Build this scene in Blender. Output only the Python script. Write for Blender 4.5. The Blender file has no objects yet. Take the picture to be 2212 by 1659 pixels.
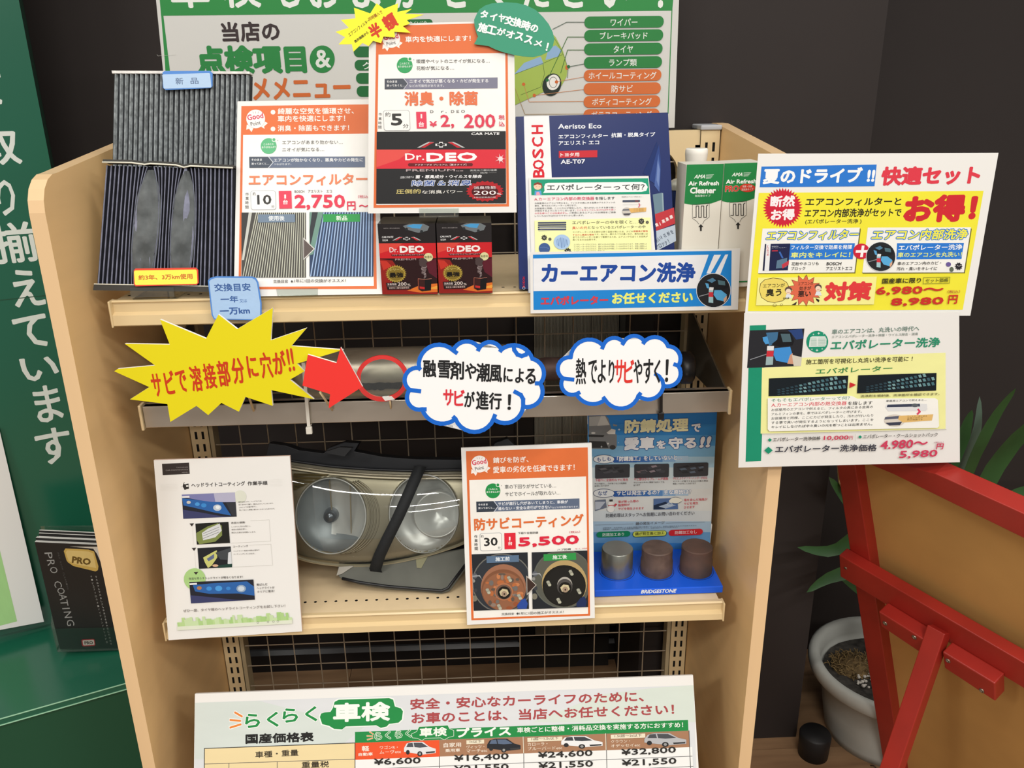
import bpy, math, random
from mathutils import Vector, Matrix, noise
random.seed(7)
C = bpy.context.scene.collection
SC = bpy.context.scene
# ------------------------------------------------------------------ camera
CAM = Vector((0.069, -1.441, 1.410)); FPX = 1790.0
_p, _y, _r = [math.radians(a) for a in (19.47, 2.04, -0.81)]
FWD = Vector((math.sin(_y)*math.cos(_p), math.cos(_y)*math.cos(_p), -math.sin(_p)))
_rt = Vector((math.cos(_y), -math.sin(_y), 0)); _up = _rt.cross(FWD)
RT = _rt*math.cos(_r)+_up*math.sin(_r); UP = -_rt*math.sin(_r)+_up*math.cos(_r)
cd = bpy.data.cameras.new('camera'); cam = bpy.data.objects.new('camera', cd); C.objects.link(cam)
cd.sensor_width = 36; cd.lens = FPX/2212*36; cd.clip_start = .05
m = Matrix((RT, UP, -FWD)).transposed().to_4x4(); m.translation = CAM; cam.matrix_world = m
SC.camera = cam
# ------------------------------------------------------------------ world, lamps, exposure
SC.view_settings.view_transform = 'Standard'; SC.view_settings.look = 'None'
SC.view_settings.gamma = 1; SC.view_settings.use_curve_mapping = False
SC.view_settings.exposure = -0.15
w = bpy.data.worlds.new('room_light'); SC.world = w; w.use_nodes = True
w.node_tree.nodes['Background'].inputs[0].default_value = (1, .97, .92, 1)
w.node_tree.nodes['Background'].inputs[1].default_value = .42
def lamp(x, y, z, sx, sy, e, rz=0, col=(1, .96, .9)):
    l = bpy.data.lights.new('ceiling_tube_light', 'AREA'); l.shape = 'RECTANGLE'; l.size = sx; l.size_y = sy
    l.energy = e; l.color = col
    o = bpy.data.objects.new('ceiling_tube_light', l); C.objects.link(o); o.location = (x, y, z); o.rotation_euler = (0, 0, rz)
    return o
for x, y, e in ((-1.3, -.6, 8), (.5, -.75, 15), (-.5, -1.7, 24), (1.1, -1.9, 30), (.2, -3.0, 64), (-2.3, -2.6, 72), (2.4, -2.9, 66), (.3, -4.6, 95)):
    lamp(x, y, 2.75, 1.25, .09, e*.72, math.radians(18))
# ------------------------------------------------------------------ helpers
def lin(h):
    h = h.lstrip('#'); h = ''.join(c*2 for c in h) if len(h) == 3 else h; o = []
    for i in (0, 2, 4):
        c = int(h[i:i+2], 16)/255; o.append(c/12.92 if c <= .04045 else ((c+.055)/1.055)**2.4)
    return o
MATS = {}
def mat(name, hexc, rough=.6, metal=0, var=0, scale=20, bump=0, stretch=None, hex2=None, spec=.4, coat=0, detail=4):
    if name in MATS: return MATS[name]
    M = bpy.data.materials.new(name); M.use_nodes = True; nt = M.node_tree; b = nt.nodes['Principled BSDF']
    c = lin(hexc); b.inputs['Base Color'].default_value = (*c, 1)
    b.inputs['Roughness'].default_value = rough; b.inputs['Metallic'].default_value = metal
    b.inputs['Specular IOR Level'].default_value = spec; b.inputs['Coat Weight'].default_value = coat
    if var or bump or hex2:
        tc = nt.nodes.new('ShaderNodeTexCoord'); mp = nt.nodes.new('ShaderNodeMapping'); n = nt.nodes.new('ShaderNodeTexNoise')
        n.inputs['Scale'].default_value = scale; n.inputs['Detail'].default_value = detail
        if stretch: mp.inputs['Scale'].default_value = stretch
        nt.links.new(tc.outputs['Object'], mp.inputs[0]); nt.links.new(mp.outputs[0], n.inputs['Vector'])
        if var or hex2:
            r = nt.nodes.new('ShaderNodeValToRGB'); c2 = lin(hex2) if hex2 else [x*(1-var) for x in c]; c1 = c if hex2 else [min(1, x*(1+var)) for x in c]
            r.color_ramp.elements[0].position = .35; r.color_ramp.elements[1].position = .65
            r.color_ramp.elements[0].color = (*c2, 1); r.color_ramp.elements[1].color = (*c1, 1)
            nt.links.new(n.outputs['Fac'], r.inputs[0]); nt.links.new(r.outputs[0], b.inputs['Base Color'])
        if bump:
            bp = nt.nodes.new('ShaderNodeBump'); bp.inputs['Strength'].default_value = bump; bp.inputs['Distance'].default_value = .002
            nt.links.new(n.outputs['Fac'], bp.inputs['Height']); nt.links.new(bp.outputs[0], b.inputs['Normal'])
    MATS[name] = M; return M
def clear(name, tint=(1, 1, 1), refl=.12, rough=.03):
    if name in MATS: return MATS[name]
    M = bpy.data.materials.new(name); M.use_nodes = True; nt = M.node_tree; nt.nodes.clear()
    o = nt.nodes.new('ShaderNodeOutputMaterial'); mx = nt.nodes.new('ShaderNodeMixShader'); t = nt.nodes.new('ShaderNodeBsdfTransparent'); g = nt.nodes.new('ShaderNodeBsdfGlossy')
    t.inputs[0].default_value = (*tint, 1); g.inputs['Roughness'].default_value = rough
    fr = nt.nodes.new('ShaderNodeLayerWeight'); fr.inputs['Blend'].default_value = .25
    ad = nt.nodes.new('ShaderNodeMath'); ad.operation = 'MULTIPLY_ADD'; ad.inputs[1].default_value = .6; ad.inputs[2].default_value = refl*.5
    nt.links.new(fr.outputs['Fresnel'], ad.inputs[0]); nt.links.new(ad.outputs[0], mx.inputs[0])
    nt.links.new(t.outputs[0], mx.inputs[1]); nt.links.new(g.outputs[0], mx.inputs[2]); nt.links.new(mx.outputs[0], o.inputs[0])
    MATS[name] = M; return M
def print_mat(rough=.45):
    k = 'print_%g' % rough
    if k in MATS: return MATS[k]
    M = bpy.data.materials.new(k); M.use_nodes = True; nt = M.node_tree; b = nt.nodes['Principled BSDF']
    a = nt.nodes.new('ShaderNodeAttribute'); a.attribute_name = 'Col'
    n = nt.nodes.new('ShaderNodeTexNoise'); n.inputs['Scale'].default_value = 9
    h = nt.nodes.new('ShaderNodeHueSaturation'); mr = nt.nodes.new('ShaderNodeMapRange'); mr.inputs[3].default_value = .85; mr.inputs[4].default_value = .93
    nt.links.new(n.outputs[0], mr.inputs[0]); nt.links.new(mr.outputs[0], h.inputs['Value']); nt.links.new(a.outputs[0], h.inputs['Color'])
    nt.links.new(h.outputs[0], b.inputs['Base Color']); b.inputs['Roughness'].default_value = rough; b.inputs['Specular IOR Level'].default_value = .3
    MATS[k] = M; return M
def ray(x, y): return FWD+RT*((x-1106)/FPX)-UP*((y-829.5)/FPX)
def aty(x, y, Y): d = ray(x, y); return CAM+d*((Y-CAM.y)/d.y)
def atz(x, y, Z): d = ray(x, y); return CAM+d*((Z-CAM.z)/d.z)
def atx(x, y, X): d = ray(x, y); return CAM+d*((X-CAM.x)/d.x)
def project(P): d = Vector(P)-CAM; z = d.dot(FWD); return (1106+FPX*d.dot(RT)/z, 829.5-FPX*d.dot(UP)/z)
def tag(o, label=None, cat=None, group=None, kind=None):
    if label: o['label'] = label
    if cat: o['category'] = cat
    if group: o['group'] = group
    if kind: o['kind'] = kind
    return o
def link(name, me, parent, origin):
    o = bpy.data.objects.new(name, me); C.objects.link(o); o.location = origin
    if parent is not None:
        o.parent = parent; o.matrix_parent_inverse = Matrix.Translation(-Vector(parent['_w']))
    o['_w'] = list(origin)
    return o
def empty(name, origin, label=None, cat=None, group=None, kind=None, parent=None):
    return tag(link(name, None, parent, Vector(origin)), label, cat, group, kind)
class MB:
    def __init__(s): s.v = []; s.f = []; s.mi = []; s.col = []; s.sm = []
    def add(s, vs, fs, mi=0, col=None, smooth=False):
        n = len(s.v); s.v += [Vector(v) for v in vs]
        for f in fs: s.f.append([n+i for i in f]); s.mi.append(mi); s.col.append(col); s.sm.append(smooth)
        return s
    def box(s, x0, y0, z0, x1, y1, z1, mi=0, col=None):
        v = [(x, y, z) for z in (z0, z1) for y in (y0, y1) for x in (x0, x1)]
        return s.add(v, [(0, 2, 3, 1), (4, 5, 7, 6), (0, 1, 5, 4), (2, 6, 7, 3), (0, 4, 6, 2), (1, 3, 7, 5)], mi, col)
    def prism(s, poly, vec, mi=0, col=None, sidemi=None):
        n = len(poly); vec = Vector(vec); a = [Vector(p) for p in poly]; b = [p+vec for p in a]
        s.add(a+b, [list(range(n))], mi, col)
        k = len(s.v)-2*n
        s.f.append([k+n+i for i in range(n)][::-1]); s.mi.append(mi if sidemi is None else sidemi); s.col.append(col); s.sm.append(False)
        for i in range(n):
            j = (i+1) % n; s.f.append([k+i, k+n+i, k+n+j, k+j]); s.mi.append(mi if sidemi is None else sidemi); s.col.append(col); s.sm.append(False)
        return s
    def tube(s, pts, r, seg=10, mi=0, cap=True, smooth=True, col=None):
        pts = [Vector(p) for p in pts]; rs = r if isinstance(r, (list, tuple)) else [r]*len(pts); rings = []
        t0 = (pts[1]-pts[0]).normalized(); ref = Vector((0, 0, 1)) if abs(t0.z) < .9 else Vector((0, 1, 0)); nrm = t0.cross(ref).normalized()
        for i, p in enumerate(pts):
            t = (pts[min(i+1, len(pts)-1)]-pts[max(i-1, 0)]).normalized(); nrm = (nrm-t*nrm.dot(t)).normalized(); b = t.cross(nrm)
            rings.append([p+(nrm*math.cos(a)+b*math.sin(a))*rs[i] for a in [2*math.pi*k/seg for k in range(seg)]])
        v = [q for R in rings for q in R]; f = []
        for i in range(len(pts)-1):
            for k in range(seg): f.append((i*seg+k, i*seg+(k+1) % seg, (i+1)*seg+(k+1) % seg, (i+1)*seg+k))
        n0 = len(s.v); s.add(v, f, mi, col, smooth)
        if cap:
            s.f.append([n0+k for k in range(seg)][::-1]); s.mi.append(mi); s.col.append(col); s.sm.append(False)
            s.f.append([n0+(len(pts)-1)*seg+k for k in range(seg)]); s.mi.append(mi); s.col.append(col); s.sm.append(False)
        return s
    def lathe(s, prof, c, seg=32, mi=0, axis=None, smooth=True, closed=False):
        c = Vector(c); ax = Vector(axis or (0, 0, 1)).normalized(); e1 = ax.orthogonal().normalized(); e2 = ax.cross(e1)
        v = [c+ax*z+(e1*math.cos(a)+e2*math.sin(a))*r for r, z in prof for a in [2*math.pi*k/seg for k in range(seg)]]
        f = [(i*seg+k, i*seg+(k+1) % seg, (i+1)*seg+(k+1) % seg, (i+1)*seg+k) for i in range(len(prof)-1) for k in range(seg)]
        return s.add(v, f, mi, None, smooth)
    def bar(s, a, b, w, h, upv=(0, 0, 1), mi=0):
        a = Vector(a); b = Vector(b); t = (b-a).normalized(); u = Vector(upv); u = (u-t*u.dot(t)).normalized(); r = t.cross(u)
        v = [p+r*(w/2*i)+u*(h/2*j) for p in (a, b) for i, j in ((-1, -1), (1, -1), (1, 1), (-1, 1))]
        return s.add(v, [(0, 1, 2, 3), (4, 7, 6, 5), (0, 4, 5, 1), (1, 5, 6, 2), (2, 6, 7, 3), (3, 7, 4, 0)], mi)
    def build(s, name, mats, parent=None, origin=None, bevel=0, label=None, kind=None):
        if not isinstance(mats, (list, tuple)): mats = [mats]
        if origin is None:
            n = len(s.v); origin = Vector((sum(v.x for v in s.v)/n, sum(v.y for v in s.v)/n, min(v.z for v in s.v)))
        origin = Vector(origin); me = bpy.data.meshes.new(name); me.from_pydata([v-origin for v in s.v], [], s.f)
        for M in mats: me.materials.append(M)
        me.polygons.foreach_set('material_index', s.mi); me.polygons.foreach_set('use_smooth', s.sm)
        if any(c is not None for c in s.col):
            ca = me.color_attributes.new('Col', 'FLOAT_COLOR', 'CORNER'); buf = []
            for f, c in zip(s.f, s.col): buf += [*(c or (1, 1, 1)), 1.0]*len(f)
            ca.data.foreach_set('color', buf)
        me.update()
        o = link(name, me, parent, origin)
        if bevel:
            bv = o.modifiers.new('bevel', 'BEVEL'); bv.width = bevel; bv.segments = 2; bv.limit_method = 'ANGLE'
        if label: o['label'] = label
        if kind: o['kind'] = kind
        return o
def copy_tree(o, delta, parent=None):
    c = o.copy(); C.objects.link(c); W = Vector(o['_w'])+delta; c.location = W; c['_w'] = list(W)
    if parent is not None: c.parent = parent; c.matrix_parent_inverse = Matrix.Translation(-Vector(parent['_w']))
    for ch in o.children: copy_tree(ch, delta, c)
    return c
# ------------------------------------------------------------------ text and printed sheets
TC = {}
def textmesh(s, off):
    k = (s, 0)
    if k not in TC:
        cu = bpy.data.curves.new('t', 'FONT'); cu.body = s; cu.resolution_u = 2
        ob = bpy.data.objects.new('t', cu); me = ob.to_mesh()
        vs = [(v.co.x, v.co.y) for v in me.vertices]; fs = [list(p.vertices) for p in me.polygons]
        ob.to_mesh_clear(); bpy.data.objects.remove(ob); bpy.data.curves.remove(cu)
        bb = (min(v[0] for v in vs), max(v[0] for v in vs), min(v[1] for v in vs), max(v[1] for v in vs)) if vs else (0, 1, 0, 1)
        TC[k] = (vs, fs, bb)
    if not off: return TC[k]
    k2 = (s, off)
    if k2 not in TC:   # heavier weight: the outline repeated around a small circle; (x, y, shift x, shift y, lift)
        vs, fs, bb = TC[k]; n = 4 if off < .018 else 6 if off < .045 else 10; V = []; F = []
        for i in range(n):
            a = 2*math.pi*(i+.5)/n; m0 = len(V)
            V += [(x, y, off*math.cos(a), off*math.sin(a), i*1.3e-6) for x, y in vs]; F += [[m0+j for j in f] for f in fs]
        if off >= .045: m0 = len(V); V += [(x, y, 0, 0, 1.4e-5) for x, y in vs]; F += [[m0+j for j in f] for f in fs]
        TC[k2] = (V, F, bb)
    return TC[k2]
def place_text(p0, u, v, vs, bb, b, n, cx=0, cy=0):
    W = bb[1]-bb[0] or 1; H = bb[3]-bb[2] or 1; U = u.length; Vl = v.length
    sx = U/(W+2*b); sy = Vl/(H+2*b); k = min(sx, sy); sx = (U-2*b*k)/W; sy = (Vl-2*b*k)/H; eu = u/U; ev = v/Vl; o = []
    for p in vs:
        d = p[2:] if len(p) > 2 else (0, 0, 0)
        o.append(p0+eu*((p[0]-bb[0])*sx+b*k+d[0]*k-cx*U)+ev*((p[1]-bb[2])*sy+b*k+d[1]*k-cy*Vl)+n*d[2])
    return o
STEP = 1.3e-5
class Sheet:
    """a flat printed thing standing in the room: plane through the point seen at `anchor`, at depth Y, tilted back and yawed"""
    def __init__(s, anchor, Y, tilt=0, yaw=0, n=None):
        s.P = aty(*anchor, Y) if not isinstance(Y, Vector) else Y
        if n is None:
            t = math.radians(tilt); a = math.radians(yaw)
            n = Vector((math.sin(a)*math.cos(t), -math.cos(a)*math.cos(t), math.sin(t)))
        s.n = Vector(n).normalized(); s.e1 = Vector((0, 0, 1)).cross(s.n).normalized(); s.e2 = s.n.cross(s.e1)
        s.g = MB(); s.l = MB(); s.k = 0; s.ox = s.oy = 0; s.sc = 1; s.curve = None; s.seg = 0
    def fr(s, ox, oy, sc): s.ox, s.oy, s.sc = ox, oy, sc; return s
    def px(s, x, y): return (s.ox+x/s.sc, s.oy+y/s.sc)
    def raw(s, X, Y, off=0):
        d = ray(X, Y); t = (s.P-CAM).dot(s.n)/d.dot(s.n); p = CAM+d*t
        if s.curve: off = off+s.curve(p)
        return p+s.n*off
    def pt(s, x, y, off=0): return s.raw(*s.px(x, y), off)
    def off(s): s.k += 1; return .0002+s.k*STEP
    def board(s, quad, thick, name, M, parent=None, label=None, cat=None, group=None, sub=0, edge=None):
        pts = [s.raw(*p) for p in quad]; mb = MB()
        if s.curve and sub:
            a, b, c, d = [Vector(p).to_2d() if False else Vector((p[0], p[1])) for p in quad]; N = sub
            gr = [[s.raw(*((a*(1-u)+b*u)*(1-v)+(d*(1-u)+c*u)*v)) for u in [i/N for i in range(N+1)]] for v in [j/N for j in range(N+1)]]
            vs = [p for r in gr for p in r]; vb = [p-s.n*thick for p in vs]; W = N+1; fs = []; K = len(vs)
            for j in range(N):
                for i in range(N):
                    q = [j*W+i, (j+1)*W+i, (j+1)*W+i+1, j*W+i+1]; fs.append(q); fs.append([K+x for x in q][::-1])
            for i in range(N):
                fs += [[i, i+1, K+i+1, K+i], [N*W+i+1, N*W+i, K+N*W+i, K+N*W+i+1], [(i+1)*W, i*W, K+i*W, K+(i+1)*W], [i*W+N, (i+1)*W+N, K+(i+1)*W+N, K+i*W+N]]
            mb.add(vs+vb, fs, 0, None, True)
        else: mb.prism(pts, s.n*-thick, 0, None, 1 if edge else None)
        o = mb.build(name, [M, edge] if edge else M, parent); s.root = tag(o, label, cat, group); return o
    def poly(s, pts, col, o=None):
        o = s.off() if o is None else o
        s.g.add([s.pt(x, y, o) for x, y in pts], [list(range(len(pts)))], 0, lin(col)); return s
    def vec(s, x, y, d, L):   # 3D vector along in-plane unit d whose on-screen length is L crop px
        p = s.pt(x, y); a = project(p); b = project(p+d*.01); k = math.hypot(a[0]-b[0], a[1]-b[1])/.01
        return d*(L/s.sc/k)
    def box3(s, x0, y0, x1, y1, h, o, shear=0):
        a = s.pt(x0, y0, o); b = s.pt(x1, y1, o); u = (b-a); v = s.vec(x0, y0, s.n.cross(u).normalized(), h)
        return a, u, v+u.normalized()*shear*v.length
    def q(s, x0, y0, x1, y1, h, col, r=0, shear=0):
        a, u, v = s.box3(x0, y0, x1, y1, h, s.off(), shear)
        if r:
            R = min(u.length, v.length)*r; pts = []
            for cx, cy, a0 in ((R, R, 180), (u.length-R, R, 270), (u.length-R, v.length-R, 0), (R, v.length-R, 90)):
                for k in range(6): t = math.radians(a0+18*k); pts.append(a+u.normalized()*(cx+R*math.cos(t))+v.normalized()*(cy+R*math.sin(t)))
        else: pts = [a, a+u, a+u+v, a+v]
        s.g.add(pts, [list(range(len(pts)))], 0, lin(col)); return s
    def el(s, cx, cy, rx, ry, col, n=30, rot=0):
        c, si = math.cos(rot), math.sin(rot)
        return s.poly([(cx+rx*math.cos(t)*c-ry*math.sin(t)*si, cy+rx*math.cos(t)*si+ry*math.sin(t)*c) for t in [-2*math.pi*k/n for k in range(n)]], col)
    def ring(s, cx, cy, rx, ry, w, col, n=40):
        o = s.off(); A = [(cx+rx*math.cos(t), cy+ry*math.sin(t)) for t in [-2*math.pi*k/n for k in range(n)]]
        B = [(cx+(rx-w)*math.cos(t), cy+(ry-w)*math.sin(t)) for t in [-2*math.pi*k/n for k in range(n)]]
        s.g.add([s.pt(*p, o) for p in A+B], [[i, (i+1) % n, n+(i+1) % n, n+i] for i in range(n)], 0, lin(col)); return s
    def star(s, cx, cy, r1, r2, n, col, ky=1, rot=0):
        return s.poly([(cx+(r1 if k % 2 else r2)*math.cos(t), cy+ky*(r1 if k % 2 else r2)*math.sin(t)) for k, t in enumerate([rot-math.pi*i/n for i in range(2*n)])], col)
    def line(s, pts, w, col, closed=False):
        o = s.off(); P = [Vector(p) for p in pts]
        if closed: P.append(P[0])
        for a, b in zip(P[:-1], P[1:]):
            d = (b-a); L = d.length
            if L < 1e-6: continue
            nn = Vector((-d.y, d.x))/L*w/2; e = d/L*w*.3
            q = [a-nn-e, a+nn-e, b+nn+e, b-nn+e]
            s.g.add([s.pt(p.x, p.y, o+s.seg % 4*3e-6) for p in (q[0], q[3], q[2], q[1])][::-1], [[0, 1, 2, 3]], 0, lin(col)); s.seg += 1
        return s
    def t(s, txt, x0, y0, x1, y1, h, col, b=.012, sh=0, out=None, ow=.05, lip=None):
        if out:
            s._t(txt, x0, y0, x1, y1, h, out, b, sh, b+ow)
        return s._t(txt, x0, y0, x1, y1, h, col, b, sh, b)
    def _t(s, txt, x0, y0, x1, y1, h, col, b, sh, boff):
        b = max(b, .012); vs, fs, bb = textmesh(txt, b); vv, ff, _ = textmesh(txt, max(boff, .012))
        a, u, v = s.box3(x0, y0, x1, y1, h, s.off(), sh); s.k += 1
        s.l.add(place_text(a, u, v, vv, bb, b, s.n), ff, 0, lin(col)); return s
    def c(s, ch, cx, cy, w, h, col, b=0, rot=0):
        vs, fs, bb = textmesh(ch, b); o = s.off(); e1, e2 = s.e1, s.e2
        if rot: R = Matrix.Rotation(rot, 3, s.n); e1 = R @ e1; e2 = R @ e2
        u = s.vec(cx, cy, e1, w); v = s.vec(cx, cy, e2, h); p0 = s.pt(cx, cy, o)
        s.l.add(place_text(p0, u, v, vs, bb, b, s.n, .5, .5), fs, 0, lin(col)); s.k += 1; return s
    def done(s, root=None, rough=.45, gname='printed_graphics'):
        root = root or s.root
        if s.g.v: s.g.build(gname, print_mat(rough), root, kind='stuff')
        if s.l.v: s.l.build('lettering', print_mat(rough), root, kind='stuff')
        return root
# ------------------------------------------------------------------ materials
M_WALL = mat('wall_dark_brown', '#27201e', .75, var=.06, scale=3)
M_SKIRT = mat('skirting_black', '#1b1a1c', .3)
M_WOOD = mat('floor_wood', '#9c7c5c', .5, scale=3, stretch=(1, 9, 1), hex2='#7c5f45', bump=.1, detail=6)
M_PANEL = mat('beech_panel', '#eac38b', .42, var=.04, scale=2, stretch=(1, 1, 9))
M_EDGE = mat('beech_edge', '#dcbb90', .35, var=.03, scale=2, stretch=(9, 9, 1))
M_STEEL = mat('ivory_steel', '#dcc69c', .35, spec=.5)
M_SHELF = mat('ivory_shelf', '#ddc6a0', .45, var=.02, scale=60)
M_LIP = mat('ivory_lip', '#d6be92', .25, spec=.6)
M_WIRE = mat('grey_wire', '#a89a86', .4)
M_CHROME = mat('brushed_rail', '#bcb5aa', .24, metal=.7)
M_WHITE = mat('white_board', '#e9e8e4', .5)
M_BLACK = mat('black_plastic', '#17181b', .4)
M_DARK = mat('dark_hole', '#0b0a0a', .9)  # near black, painted in for the shade inside slots and holes
M_CLIP = clear('clear_acrylic', (.93, .95, .93), .15)
# ------------------------------------------------------------------ setting
WY = .37; PY = .06; PX0, PX1 = .392, .765
fl = empty('floor', (0, -.6, 0), kind='structure')
random.seed(3); row = 0; y = WY+.02
base = None
while y > -2.4:
    x = -1.9-random.random()*.9
    while x < 2.3:
        L = .91; mb = MB(); mb.box(x+.0006, y-.1215+.0006, -.02, x+L-.0006, y-.0006, 0)
        mb.build('plank', M_WOOD, fl, bevel=0); x += L
    y -= .1215
sub = MB(); sub.box(-2.6, -2.6, -.05, 3.2, WY+.3, -.021); sub.build('subfloor', M_DARK, fl)
mb = MB(); mb.box(-3.2, WY, 0, 3.6, WY+.12, 2.9); wb = mb.build('wall_back', M_WALL, None, (0, WY, 0)); wb['kind'] = 'structure'
mb = MB(); mb.box(PX0, PY, 0, PX1, WY, 2.9); wp = mb.build('wall_pillar', M_WALL, None, (.6, PY, 0)); wp['kind'] = 'structure'
mb = MB(); mb.prism([(-3.2, WY, 0), (-3.2, WY-.012, 0), (-3.2, WY-.012, .05), (-3.2, WY-.004, .06), (-3.2, WY, .062)], (3.2+PX0-.001, 0, 0))
sk = mb.build('baseboard_back', M_SKIRT, None); sk['kind'] = 'structure'
# grey ribbed panel on the wall, seen through the wire back
rp = empty('ribbed_wall_panel', (.23, WY-.03, .06), 'grey finely ribbed panel on the dark wall behind the wire grid', 'panel')
xa = aty(1155, 900, WY-.03).x; xb = aty(1332, 900, WY-.03).x; zb = aty(1240, 1372, WY-.03).z
M_RIB = mat('ribbed_grey', '#8f8a7c', .7, var=.08, scale=6)
mb = MB(); nr = 60
mb.box(xa, WY-.022, zb, xb, WY, 1.2); wd = (xb-xa)/nr
for i in range(nr): mb.box(xa+i*wd, WY-.026, zb, xa+(i+.55)*wd, WY-.022, 1.2)
mb.build('ribbed_face', M_RIB, rp)
for i in (1, 2):
    mb = MB(); xx = xa+(xb-xa)*i/3; mb.box(xx-.0015, WY-.027, zb, xx+.0015, WY-.0215, 1.2); mb.build('joint_strip', mat('joint', '#5c574d', .6), rp)
mb = MB(); mb.box(xa-.045, WY-.02, .07, xa-.002, WY, 1.2); mb.build('side_strip', M_SKIRT, rp)
mb = MB(); mb.box(xa-.04, WY-.035, .0, xb-.003, WY-.013, zb-.004); mb.build('base_box', mat('base_box', '#201e1d', .5), rp)
mb = MB(); mb.box(xb+.004, WY-.01, zb+.01, xb+.03, WY, 1.2); mb.build('edge_panel', mat('edgep', '#54534e', .5), rp)
# ------------------------------------------------------------------ display shelf unit
XI, XO, YF, ZT = .478, .498, -.362, 1.35
unit = empty('display_shelf', (0, -.15, 0), 'tall beige display rack with rounded side panels, wire back and two shelves', 'shelf')
prof = [(.06, 0), (YF, 0)]
cy, cz, R = YF+.045, 1.318-.045, .045
prof += [(YF, cz)]+[(cy-R*math.cos(a), cz+R*math.sin(a)) for a in [math.radians(t) for t in (20, 40, 60, 80, 95)]]
prof += [(.03, 1.353), (.06, 1.353)]
for sx in (-1, 1):
    mb = MB(); poly = [(sx*XI, yy, zz) for yy, zz in prof]
    mb.prism(poly, (sx*(XO-XI), 0, 0), 0, None, 1); mb.build('side_panel', [M_PANEL, M_EDGE], unit)
def slotted(x0, x1, z0, z1):
    mb = MB(); cols = [x0, x0+.0075, x0+.012, x0+.020, x0+.0245, x1]; z = z1-.022; yf = -.004
    mb.box(x0, -.002, z0, x1, .05, z1, 1); prev = z1
    mb.add([(x0, yf, z0), (x0, yf, z1), (x0, .05, z1), (x0, .05, z0)], [(0, 1, 2, 3)]); mb.add([(x1, yf, z0), (x1, yf, z1), (x1, .05, z1), (x1, .05, z0)], [(0, 1, 2, 3)])
    def quad(a, b, c, d): mb.add([(a, yf, c), (b, yf, c), (b, yf, d), (a, yf, d)], [(0, 1, 2, 3)])
    while z > z0+.03:
        quad(x0, x1, z, prev)
        for a, b in ((cols[0], cols[1]), (cols[2], cols[3]), (cols[4], cols[5])): quad(a, b, z-.015, z)
        prev = z-.015; z -= .025
    quad(x0, x1, z0, prev); return mb
for sx in (-1, 1):
    xc = sx*.460; mb = slotted(xc-.016, xc+.016, .02, ZT-.004); up = mb.build('upright', [M_STEEL, M_DARK], unit)
    mb = MB(); mb.box(xc-.018, -.008, ZT-.006, xc+.018, .055, ZT+.002); mb.build('end_cap', mat('grey_cap', '#aeb0b4', .4), up, bevel=.002)
    mb = MB(); mb.box(sx*.4435-.004*sx if 0 else min(sx*.4435, sx*.436), .0, .05, max(sx*.4435, sx*.436), .03, ZT-.03); mb.build('inner_channel', mat('channel', '#b5a584', .5), unit)
# top beam with a rounded cut-out under it
A_ = [math.radians(t) for t in range(0, 91, 15)]; Rc = .045; zb_ = ZT-.034; xi = .4435-.034
pl = [(-.4435, 0, ZT-.006), (.4435, 0, ZT-.006), (.4435, 0, ZT-.13), (xi, 0, ZT-.13)]
pl += [(xi-Rc+Rc*math.cos(t), 0, zb_-Rc+Rc*math.sin(t)) for t in A_]+[(-xi+Rc-Rc*math.sin(t), 0, zb_-Rc+Rc*math.cos(t)) for t in A_]+[(-xi, 0, ZT-.13), (-.4435, 0, ZT-.13)]
mb = MB(); mb.prism(pl, (0, .02, 0)); mb.build('top_beam', M_STEEL, unit)
# wire back
mb = MB(); zr0 = .3425; hp = .880/17; zs = [zr0+.05*i for i in range(-6, 20)]
for k in range(18): x = -.44+hp*k; r_ = .0013 if k not in (0, 17) else .0025; mb.tube([(x, .004, .04), (x, .004, zs[-1])], r_, 6, cap=False)
for z in zs: mb.tube([(-.44, .0065, z), (.44, .0065, z)], .0013, 6, cap=False)
mb.build('wire_grid', M_WIRE, unit, kind='stuff')
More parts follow.
